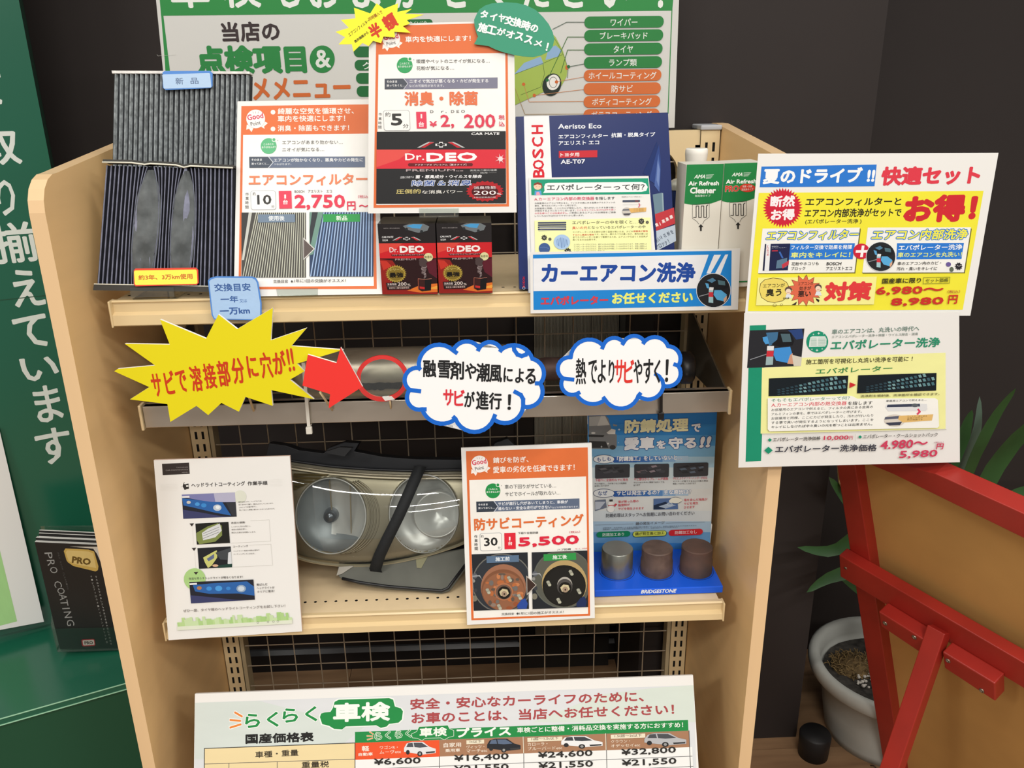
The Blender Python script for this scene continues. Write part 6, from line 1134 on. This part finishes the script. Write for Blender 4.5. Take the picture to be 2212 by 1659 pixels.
# strap across
sp = [(1610, 480), (1560, 600), (1490, 760), (1400, 960), (1300, 1160), (1220, 1330), (1165, 1490), (1170, 1530)]
mb = MB(); L_ = []
for k, (x, y) in enumerate(sp):
    o_ = .006+.031*math.sin(math.pi*min(1, max(0, (y-470)/1040)))**.5; wv = 58; L_.append([s.pt(x-wv, y-4, o_), s.pt(x+wv, y+10, o_), s.pt(x-wv, y-4, o_+.001), s.pt(x+wv, y+10, o_+.001)])
v = [p for q_ in L_ for p in q_]; f = []
for k in range(len(sp)-1): a = 4*k; f += [(a, a+1, a+5, a+4), (a+2, a+6, a+7, a+3), (a, a+4, a+6, a+2), (a+1, a+3, a+7, a+5)]
mb.add(v, f, 0, None, True); mb.build('strap', mat('strap_black', '#14171a', .75, bump=.3, scale=200), hl)
# worn grey lower housing resting on the shelf
s2 = Sheet((0, 0), atz(955, 1285, ZS2+.0015), n=Vector((0, -math.cos(.66), math.sin(.66)))); s2.fr(600, 1180, 5.03)
lo = [(650, 210), (1100, 175), (1500, 110), (2040, 20), (2260, -60), (2240, 100), (2060, 230), (1870, 490), (1780, 520), (1540, 495), (1200, 470), (900, 425), (700, 365), (655, 330)]
mb = MB(); mb.prism([s2.pt(*p) for p in lo], (0, .05, 0), 0, None, 1); lh = mb.build('lower_housing', [mat('worn_grey', '#4e4f47', .6, var=.14, scale=16, bump=.3), M_HOUS], hl, bevel=.002)
mb = MB(); mb.tube([s2.pt(x, y-14, .0015) for x, y in [(700, 365), (900, 410), (1200, 452), (1540, 480), (1780, 500), (1850, 470), (2040, 215)]], .0026, 8); mb.build('edge_seal', M_BLACK, lh)
mb = MB(); mb.prism([s2.pt(*p, .002) for p in [(640, 320), (668, 225), (830, 215), (700, 300)]], s2.n*-.003); mb.build('mounting_tab', mat('tab_grey', '#8a867c', .4), lh)
mb = MB(); mb.prism([s2.pt(*p, .0012) for p in [(1500, 115), (1640, 95), (1560, 240), (1510, 235)]], s2.n*-.001); mb.build('sticker_remains', mat('remains', '#77755a', .7), lh)
# yellow green strip behind the headlight
a, b_ = aty(893, 997, -.06), aty(1090, 987, -.06)
mb = MB(); mb.box(a.x, -.064, ZS2+.001, b_.x, -.055, a.z+.004); yb_ = tag(mb.build('backing_card', mat('card_dark', '#1d1c1e', .7), None), 'dark card with a yellow green top edge standing behind the headlight', 'card')
mb = MB(); mb.box(a.x-.001, -.067, a.z-.006, b_.x, -.0645, a.z+.005); mb.build('top_strip', mat('strip_yellow', '#8d8425', .5, var=.2, scale=60), yb_)
# ------------------------------------------------------------------ green stand at the left
M_GRN = mat('gloss_green', '#1c5c46', .22, spec=.5); M_GRD = mat('dark_green', '#184a33', .5); M_TRIM = mat('pale_green_edge', '#9fd0b0', .25)
ZL = .35; yaw = 24
g = Sheet((0, 0), atz(95, 1349, ZL), n=Vector((math.sin(math.radians(yaw)), -math.cos(math.radians(yaw)), 0)))
E1 = Vector((math.cos(math.radians(yaw)), math.sin(math.radians(yaw)), 0)); NB = -g.n
pr_ = g.raw(110, 360); fa = atz(0, 1552, ZL); dep = (fa-g.raw(95, 1349)).dot(g.n); dep = abs(dep)
Rb = Vector((pr_.x, pr_.y, ZL)); d_ = .01
def top_x(d):
    P = Vector((pr_.x, pr_.y, 1.2))+NB*d
    for _ in range(60):
        q_ = project(P); P.z += q_[1]*.0009
    return q_[0]
while top_x(d_) < 98 and d_ < .17: d_ += .004
gs = empty('green_stand', Vector((Rb.x, Rb.y, 0))-E1*.4, 'tall dark green display stand with white Japanese lettering at the left', 'stand')
def gbox(a, du, dn, z0, z1, name, M, par, bevel=0):
    mb = MB(); A = Vector((a.x, a.y, z0)); mb.prism([A, A+E1*du, A+E1*du+Vector((0, 0, z1-z0)), A+Vector((0, 0, z1-z0))], g.n*dn); return mb.build(name, M, par, bevel=bevel)
gbox(Rb, -1.1, -d_, ZL, 2.2, 'panel', M_GRN, gs)
gbox(Rb, -1.1, dep, ZL-.014, ZL, 'ledge', M_GRN, gs)
gbox(Rb, -1.1, dep-.004, 0, ZL-.014, 'cabinet', M_GRD, gs)
for z in (ZL-.001, ZL-.0145): gbox(Rb+g.n*(dep), -1.1, .0014, z-.0005, z+.0012, 'edge_trim', M_TRIM, gs)
gbox(Rb+g.n*.0, -1.1, .0006, 1.052, 1.0535, 'seam', M_GRD, gs)
g.root = gs
for ch, cx, cy_, w_, h_ in (('取', -4, 318, 94, 80), ('り', 12, 425, 42, 84), ('揃', 32, 524, 92, 90), ('え', 59, 622, 68, 82), ('て', 68, 716, 74, 72), ('い', 86, 796, 80, 52), ('ま', 104, 872, 58, 80), ('す', 117, 963, 76, 78)):
    g.c(ch, cx, cy_, w_, h_, '#dfe6df', .022)
g.c('て', -30, 192, 74, 70, '#dfe6df', .022)
g.done(gs)
# white leaflet on the ledge
p_ = atz(95, 1347, ZL+.001)+g.n*.036
k = Sheet((0, 0), p_, n=(g.n+Vector((0, 0, .06))))
k.board([(-190, 850), (-2, 925), (95, 1343), (-60, 1372)], .002, 'stand_poster', M_PAPER, None, 'white poster with a pale green area standing on the green ledge', 'poster')
k.fr(0, 0, 1); k.poly([(-60, 1120), (0, 1190), (37, 1342), (-55, 1366)], '#a9d890'); k.done()
# brochures in a clear holder
o0 = atz(131, 1408, ZL+.0125); by = 6
b = Sheet((0, 0), o0, n=Vector((math.sin(math.radians(by)), -math.cos(math.radians(by)), .0))); b.fr(60, 1100, 4.879)
FQ = [(76.5, 1178), (214, 1184), (262, 1405), (131, 1409)]
pts = [b.raw(*p) for p in FQ]; up_z = max(0, ZL+.009-min(p.z for p in pts)); pts = [p+Vector((0, 0, up_z)) for p in pts]; bk = -b.n
e1b = (pts[2]-pts[3]).normalized(); H_ = (pts[0]-pts[3]).length
M_BRO = mat('brochure_black', '#1b1a1a', .35, spec=.5); M_PAGE = mat('page_white', '#d9d8d4', .6)
def brochure(off, th, dz, M1):
    mb = MB(); q = [p+bk*off for p in pts]; q[0] = q[0]+Vector((0, 0, dz)); q[1] = q[1]+Vector((0, 0, dz))
    mb.prism(q, bk*th, 0, None, 1); return mb.build('brochure', [M1, M_PAGE], None)
br = tag(brochure(0, .0035, 0, M_BRO), 'front black brochure with silver lettering and a gold badge in the clear holder', 'brochure')
b.root = br
b.poly([(440, 392), (735, 395), (800, 640), (770, 560), (730, 470), (690, 415)], '#cfc8bc')
b.poly([(398, 412), (640, 425), (700, 445), (745, 600), (740, 640), (715, 655), (480, 598), (425, 560), (410, 540), (380, 440)], '#caa95a'); b.poly([(415, 432), (640, 445), (690, 465), (722, 620), (490, 575), (432, 545), (400, 455)], '#dcc07a')
b.t('PRO', 462, 565, 660, 592, 72, '#6a5224', .05)
for i, (ch, x, y) in enumerate(zip('PRO COATING', (225, 248, 275, 0, 315, 345, 365, 375, 392, 410, 435), (487, 565, 640, 0, 790, 860, 925, 985, 1045, 1110, 1195))):
    if ch != ' ': b.c(ch, x-4+2*i, y, 66 if ch != 'I' else 12, 78, '#9a9a98', 0, -math.pi/2-.03)
for i, ch in enumerate('PRO ROOM CLEANING'):
    if ch != ' ': b.c(ch, 322+i*6.5, 465+i*23, 17, 17, '#5a5856', 0, -math.pi/2)
for i, ch in enumerate('それはクルマの美しさ、快適さを最大限に引き出す'): b.c(ch, 722+i*7.2, 710+i*32, 17, 20, '#b9b8b4', 0)
for i, ch in enumerate('キーピュアプロのオーディティングメソッド。'): b.c(ch, 672+i*8.2, 705+i*34.5, 17, 20, '#a9a8a4', 0)
b.q(578, 1440, 718, 1432, 74, '#b0303a', r=.2); b.q(588, 1430, 708, 1424, 56, '#e0d4cc', r=.15); b.t('PRO', 604, 1420, 692, 1415, 34, '#2a2020', .03)
b.done(br, .3)
random.seed(8)
for i in range(9):
    tag(brochure(.004+.0038*i, .0030, .004*math.sin(i*1.3)+.001*i, M_BRO), 'black brochure with white page edges behind the front one in the clear holder', 'brochure', 'brochures in the clear holder')
hd = empty('brochure_holder', pts[3]+Vector((0, 0, -.006)), 'clear acrylic brochure holder standing on the green ledge', 'holder')
D_ = .0425; q0 = pts[3]-e1b*.004; W_ = (pts[2]-pts[3]).length+.008
mb = MB(); A = q0-bk*.003+Vector((0, 0, -.005)); mb.prism([A, A+e1b*W_, A+e1b*W_+Vector((0, 0, .055)), A+Vector((0, 0, .055))], bk*.0015); mb.build('front_lip', M_CLIP, hd)
mb = MB(); A = q0+bk*D_+Vector((0, 0, -.005)); mb.prism([A, A+e1b*W_, A+e1b*W_+Vector((0, 0, H_+.015)), A+Vector((0, 0, H_+.015))], bk*.002); mb.build('back_plate', M_CLIP, hd)
mb = MB(); A = q0-bk*.003+Vector((0, 0, -.005)); mb.prism([A, A+e1b*W_, A+e1b*W_+bk*(D_+.005), A+bk*(D_+.005)], (0, 0, .002)); mb.build('bottom_plate', M_CLIP, hd)
mb = MB(); A = q0-bk*.003+Vector((0, 0, -.003)); mb.prism([A, A+Vector((0, 0, .06)), A+bk*D_+Vector((0, 0, .12)), A+bk*D_], e1b*-.0015); mb.build('side_plate', M_CLIP, hd)
# ------------------------------------------------------------------ red easel board at the right
O = aty(1862, 1165, -.175); rd = Vector((.494, -.869, 0)); nh = Vector((-.869, -.494, 0))
best = None
for i in range(-60, 61):
    a = math.radians(i); d = (Vector((0, 0, -1))*math.cos(a)-nh*math.sin(a)); P = project(O+d*.35)
    # direction in the picture should match the post (62, 410)
    sl = (P[0]-1862)/(P[1]-1165); e = abs(sl-.152)
    if best is None or e < best[0]: best = (e, d)
dn = best[1].normalized(); En = rd.cross(dn); En = En if En.dot(nh) > 0 else -En; En.normalize()
e_ = Sheet((0, 0), O, n=En)
M_REDP = mat('easel_red', '#97251c', .38, var=.1, scale=10, spec=.5); M_TAN = mat('easel_board', '#b58a4e', .7, var=.08, scale=5)
ea = empty('easel_board', O+dn*.6, 'red wooden easel sign seen from behind with a tan back panel, right foreground', 'easel')
def plank_px(name, quad, d0, th, M, par, bevel=.0015):
    mb = MB(); mb.prism([e_.raw(*p, d0) for p in quad], e_.n*-th); return mb.build(name, M, par, bevel=bevel)
plank_px('back_panel', [(1850, 960), (2420, 1190), (2400, 2060), (1980, 1980)], .0, .006, M_TAN, ea, 0)
plank_px('left_post', [(1814, 905), (1856, 925), (1893, 1170), (1925, 1400), (1959, 1640), (2030, 2140), (1992, 2150), (1923, 1640), (1887, 1400), (1852, 1165)], .022, .024, M_REDP, ea)
tr_ = plank_px('top_rail', [(1850, 958), (2040, 1005), (2440, 1182), (2440, 1243), (1950, 1008), (1850, 968)], .022, .03, M_REDP, ea)
plank_px('middle_rail', [(1847, 1168), (2440, 1500), (2440, 1560), (1849, 1215)], .044, .022, M_REDP, ea)
hb2 = [plank_px('hinge_block', q, .070, .026, M_REDP, ea, .002) for q in (((1953, 1268), (2062, 1332), (2052, 1360), (1957, 1300)), ((2092, 1350), (2206, 1415), (2206, 1454), (2096, 1386)))]
for hbk, pp in ((hb2[0], ((1967, 1293), (2031, 1321))), (hb2[1], ((2104, 1369), (2177, 1431)))):
    for x, y in pp:
        mb = MB(); Q = Sheet((0, 0), e_.raw(x, y, .0702), n=e_.n); mb.lathe([(.0042, 0), (.004, .0012), (.0024, .0016), (.0022, .0), (0, -.0005)], Q.P, 16, axis=e_.n); mb.build('screw', mat('screw_steel', '#8d8678', .3, metal=.8), hbk)
A = e_.raw(2068, 1335, .058); B = None
# rear leg swings down towards the lower left
zf = 0.0; B = atz(1860, 1820, .02)
B = CAM+ray(1893, 1760)*((A-CAM).length*.0+1)*1.0
tleg = None
for i in range(200):
    L = .2+.006*i; P0 = CAM+ray(1893, 1760)*((A-CAM).dot(FWD)*(.75+.0018*i)); 
    e2 = abs((P0-A).dot(rd))
    if tleg is None or e2 < tleg[0]: tleg = (e2, P0)
B = tleg[1]; ld = (B-A).normalized(); B = A+ld*((A.z-.004)/-ld.z) if ld.z < 0 else B
mb = MB(); mb.bar(A-ld*.02, B, .030, .022, e_.n); mb.build('rear_leg', M_REDP, ea, bevel=.0015)
mb = MB(); hk = atz(1903, 1650, .35) ; hp0 = e_.raw(1918, 1655, .03); mb.tube([e_.raw(1905+9*math.cos(math.radians(a)), 1640+9*math.sin(math.radians(a)), .034) for a in range(40, 340, 20)]+[e_.raw(1920, 1652, .03), e_.raw(1932, 1660, .026)], .0012, 8); mb.build('eye_hook', mat('hook_iron', '#3b3432', .4, metal=.5), ea)
mb = MB(); mb.lathe([(.003, 0), (.0028, .001), (0, .0012)], e_.raw(1861, 1196, .044), 12, axis=e_.n); mb.build('screw', mat('screw_steel', '#8d8678', .3, metal=.8), ea)
# pale card behind the easel post
q = [aty(x, y, .02) for x, y in ((1808, 960), (1850, 960), (1850, 1078), (1836, 1069), (1820, 1058), (1814, 1045))]
mb = MB(); mb.prism(q, (0, .008, 0)); mb.build('pale_card', mat('pale_card', '#c9b483', .6), ea)
# ------------------------------------------------------------------ potted plant
pz = .19; pc = atz(1925, 1428, pz)
pot = empty('potted_plant', (pc.x, pc.y, 0), 'grey round planter with a long leaved green plant behind the red easel', 'plant')
prf = [(.0, .0), (.122, .0), (.126, .02), (.136, .08), (.145, .14), (.162, .150), (.172, .160), (.176, .174), (.174, .186), (.167, .191), (.157, .190), (.150, .182), (.147, .16), (.144, .14), (0, .135)]
SZ = .172
mb = MB(); mb.lathe([(r_, z) for r_, z in prf], (pc.x, pc.y, 0), 48); mb.build('planter', mat('planter_grey', '#a3a49e', .7, var=.06, scale=12, bump=.15), pot)
random.seed(2); mb = MB(); vs = [Vector((pc.x, pc.y, .150))]; ring_n = 28; R5 = 7
vv = [[(pc.x+.141*r_/R5*math.cos(2*math.pi*k/ring_n), pc.y+.141*r_/R5*math.sin(2*math.pi*k/ring_n), .147+.008*(random.random()-.3)) for k in range(ring_n)] for r_ in range(1, R5+1)]
vs += [Vector(p) for r_ in vv for p in r_]; f = [(0, 1+k, 1+(k+1) % ring_n) for k in range(ring_n)]
for r_ in range(R5-1):
    for k in range(ring_n): a = 1+r_*ring_n; f.append((a+k, a+ring_n+k, a+ring_n+(k+1) % ring_n, a+(k+1) % ring_n))
mb.add(vs, f, 0, None, True); so = mb.build('soil', mat('soil_dark', '#33302c', .95, var=.5, scale=60, bump=1), pot)
cc_ = atz(1845, 1425, .168); mb = MB()
for k in range(260):
    a = random.random()*6.28; r_ = .045*math.sqrt(random.random()); p = Vector((cc_.x+r_*1.2*math.cos(a), cc_.y+r_*math.sin(a), 0.150+.026*(1-(r_/.047)**2)*random.random())); d = Vector((random.random()-.5, random.random()-.5, random.random()*.4)).normalized()*.014
    mb.tube([p, p+d*.5+Vector((0, 0, .003)), p+d], .0011, 4, cap=False)
mb.build('coir_fibre', mat('coir', '#7a6440', .95, var=.3, scale=80), pot, kind='stuff')
cl_ = MB(); cl_.lathe([(0, .026), (.02, .023), (.038, .014), (.048, 0)], (cc_.x, cc_.y, .147), 20); cl_.build('coir_clump', mat('coir_base', '#5e4c30', .95, var=.35, scale=90, bump=1), pot)
mb = MB()
for k in range(46):
    p = atz(1852+random.random()*45, 1440+random.random()*45, .156); r_ = .0022+random.random()*.0032; n0 = len(mb.v)
    mb.lathe([(0, r_), (r_*.9, r_*.5), (r_, 0), (r_*.7, -r_*.6)], p, 6, smooth=False)
mb.build('perlite', mat('perlite', '#b9b4ac', .9), pot, kind='stuff')
mb = MB(); mb.tube([(pc.x+.02, pc.y+.03, .14), (pc.x+.03, pc.y+.04, .5), (pc.x+.025, pc.y+.05, .66)], [.018, .016, .014], 12); mb.build('cane', mat('cane_brown', '#6a5a44', .8, bump=.6, scale=50), pot)
M_LEAF = mat('leaf_green', '#2b4f26', .45, var=.2, scale=8, stretch=(1, 1, 1)); M_LEAF2 = mat('leaf_back', '#5c7464', .5, var=.12, scale=8)
def leaf(pts_, wmax, M, tw=0):
    P = [Vector(p) for p in pts_]; n = 14; Q = []
    for k in range(n+1):
        t = k/n*(len(P)-1); i = min(int(t), len(P)-2); u = t-i; p0 = P[max(i-1, 0)]; p1 = P[i]; p2 = P[i+1]; p3 = P[min(i+2, len(P)-1)]
        Q.append(.5*((2*p1)+(-p0+p2)*u+(2*p0-5*p1+4*p2-p3)*u*u+(-p0+3*p1-3*p2+p3)*u**3))
    mb = MB(); vs = []
    for k, q in enumerate(Q):
        t = (Q[min(k+1, n)]-Q[max(k-1, 0)]).normalized(); view = (q-CAM).normalized(); sd = t.cross(Vector((.3, -1, .4)).normalized()).normalized(); wv = wmax*math.sin(math.pi*min(1, (k/n)*.93+.07))**.7*(1 if k < n else .02); up2 = sd.cross(t)
        vs += [q-sd*wv, q+up2*wv*-.25, q+sd*wv]
    f = []
    for k in range(n): a = 3*k; f += [(a, a+1, a+4, a+3), (a+1, a+2, a+5, a+4)]
    mb.add(vs, f, 0, None, True); o = mb.build('leaf', M, pot); return o
st_ = (pc.x+.025, pc.y+.05, .62)
def L3(*pp): return [aty(x, y, Y) for x, y, Y in pp]
leaf([st_]+L3((1960, 1230, .05), (1880, 1150, -.02), (1800, 1190, -.03), (1722, 1182, -.04))[0:], .016, M_LEAF)
leaf([st_]+L3((1990, 1280, .08), (1900, 1230, .03), (1800, 1245, .0), (1742, 1280, -.02)), .017, M_LEAF)
leaf([st_]+L3((1950, 1290, .12), (1890, 1290, .1), (1850, 1270, .06), (1800, 1232, .02)), .013, M_LEAF)
leaf([st_]+L3((1950, 1200, .1), (1880, 1130, .08), (1830, 1080, .04), (1790, 1030, .01)), .018, M_LEAF)
leaf([st_]+L3((2030, 1130, .1), (2082, 1010, .06), (2110, 930, .04), (2116, 856, .03)), .017, M_LEAF2)
leaf([st_]+L3((2040, 1120, .12), (2072, 1000, .13), (2085, 930, .13), (2100, 885, .13)), .022, M_LEAF)
leaf([st_]+L3((2050, 1110, .08), (2105, 990, .02), (2150, 900, .0), (2195, 838, -.02)), .018, M_LEAF)
leaf([st_]+L3((2080, 1120, .1), (2150, 1010, .1), (2212, 935, .08), (2300, 880, .05)), .026, M_LEAF)
leaf([st_]+L3((2060, 1180, .14), (2150, 1100, .18), (2240, 1060, .2), (2330, 1060, .22)), .022, M_LEAF)
leaf([st_]+L3((1990, 1150, .16), (1960, 1060, .2), (1930, 1000, .22), (1900, 960, .24)), .018, M_LEAF)
# dark round stand under the pot
TB = atz(1762, 1582, .06)
sc = tag(MB().lathe([(.0, .0), (.032, .0), (.034, .055), (.031, .06), (0, .06)], (TB.x, TB.y, 0), 28).build('dark_tub', mat('tub_black', '#1a1a1c', .5), None), 'small dark tub on the floor beside the grey planter', 'tub')
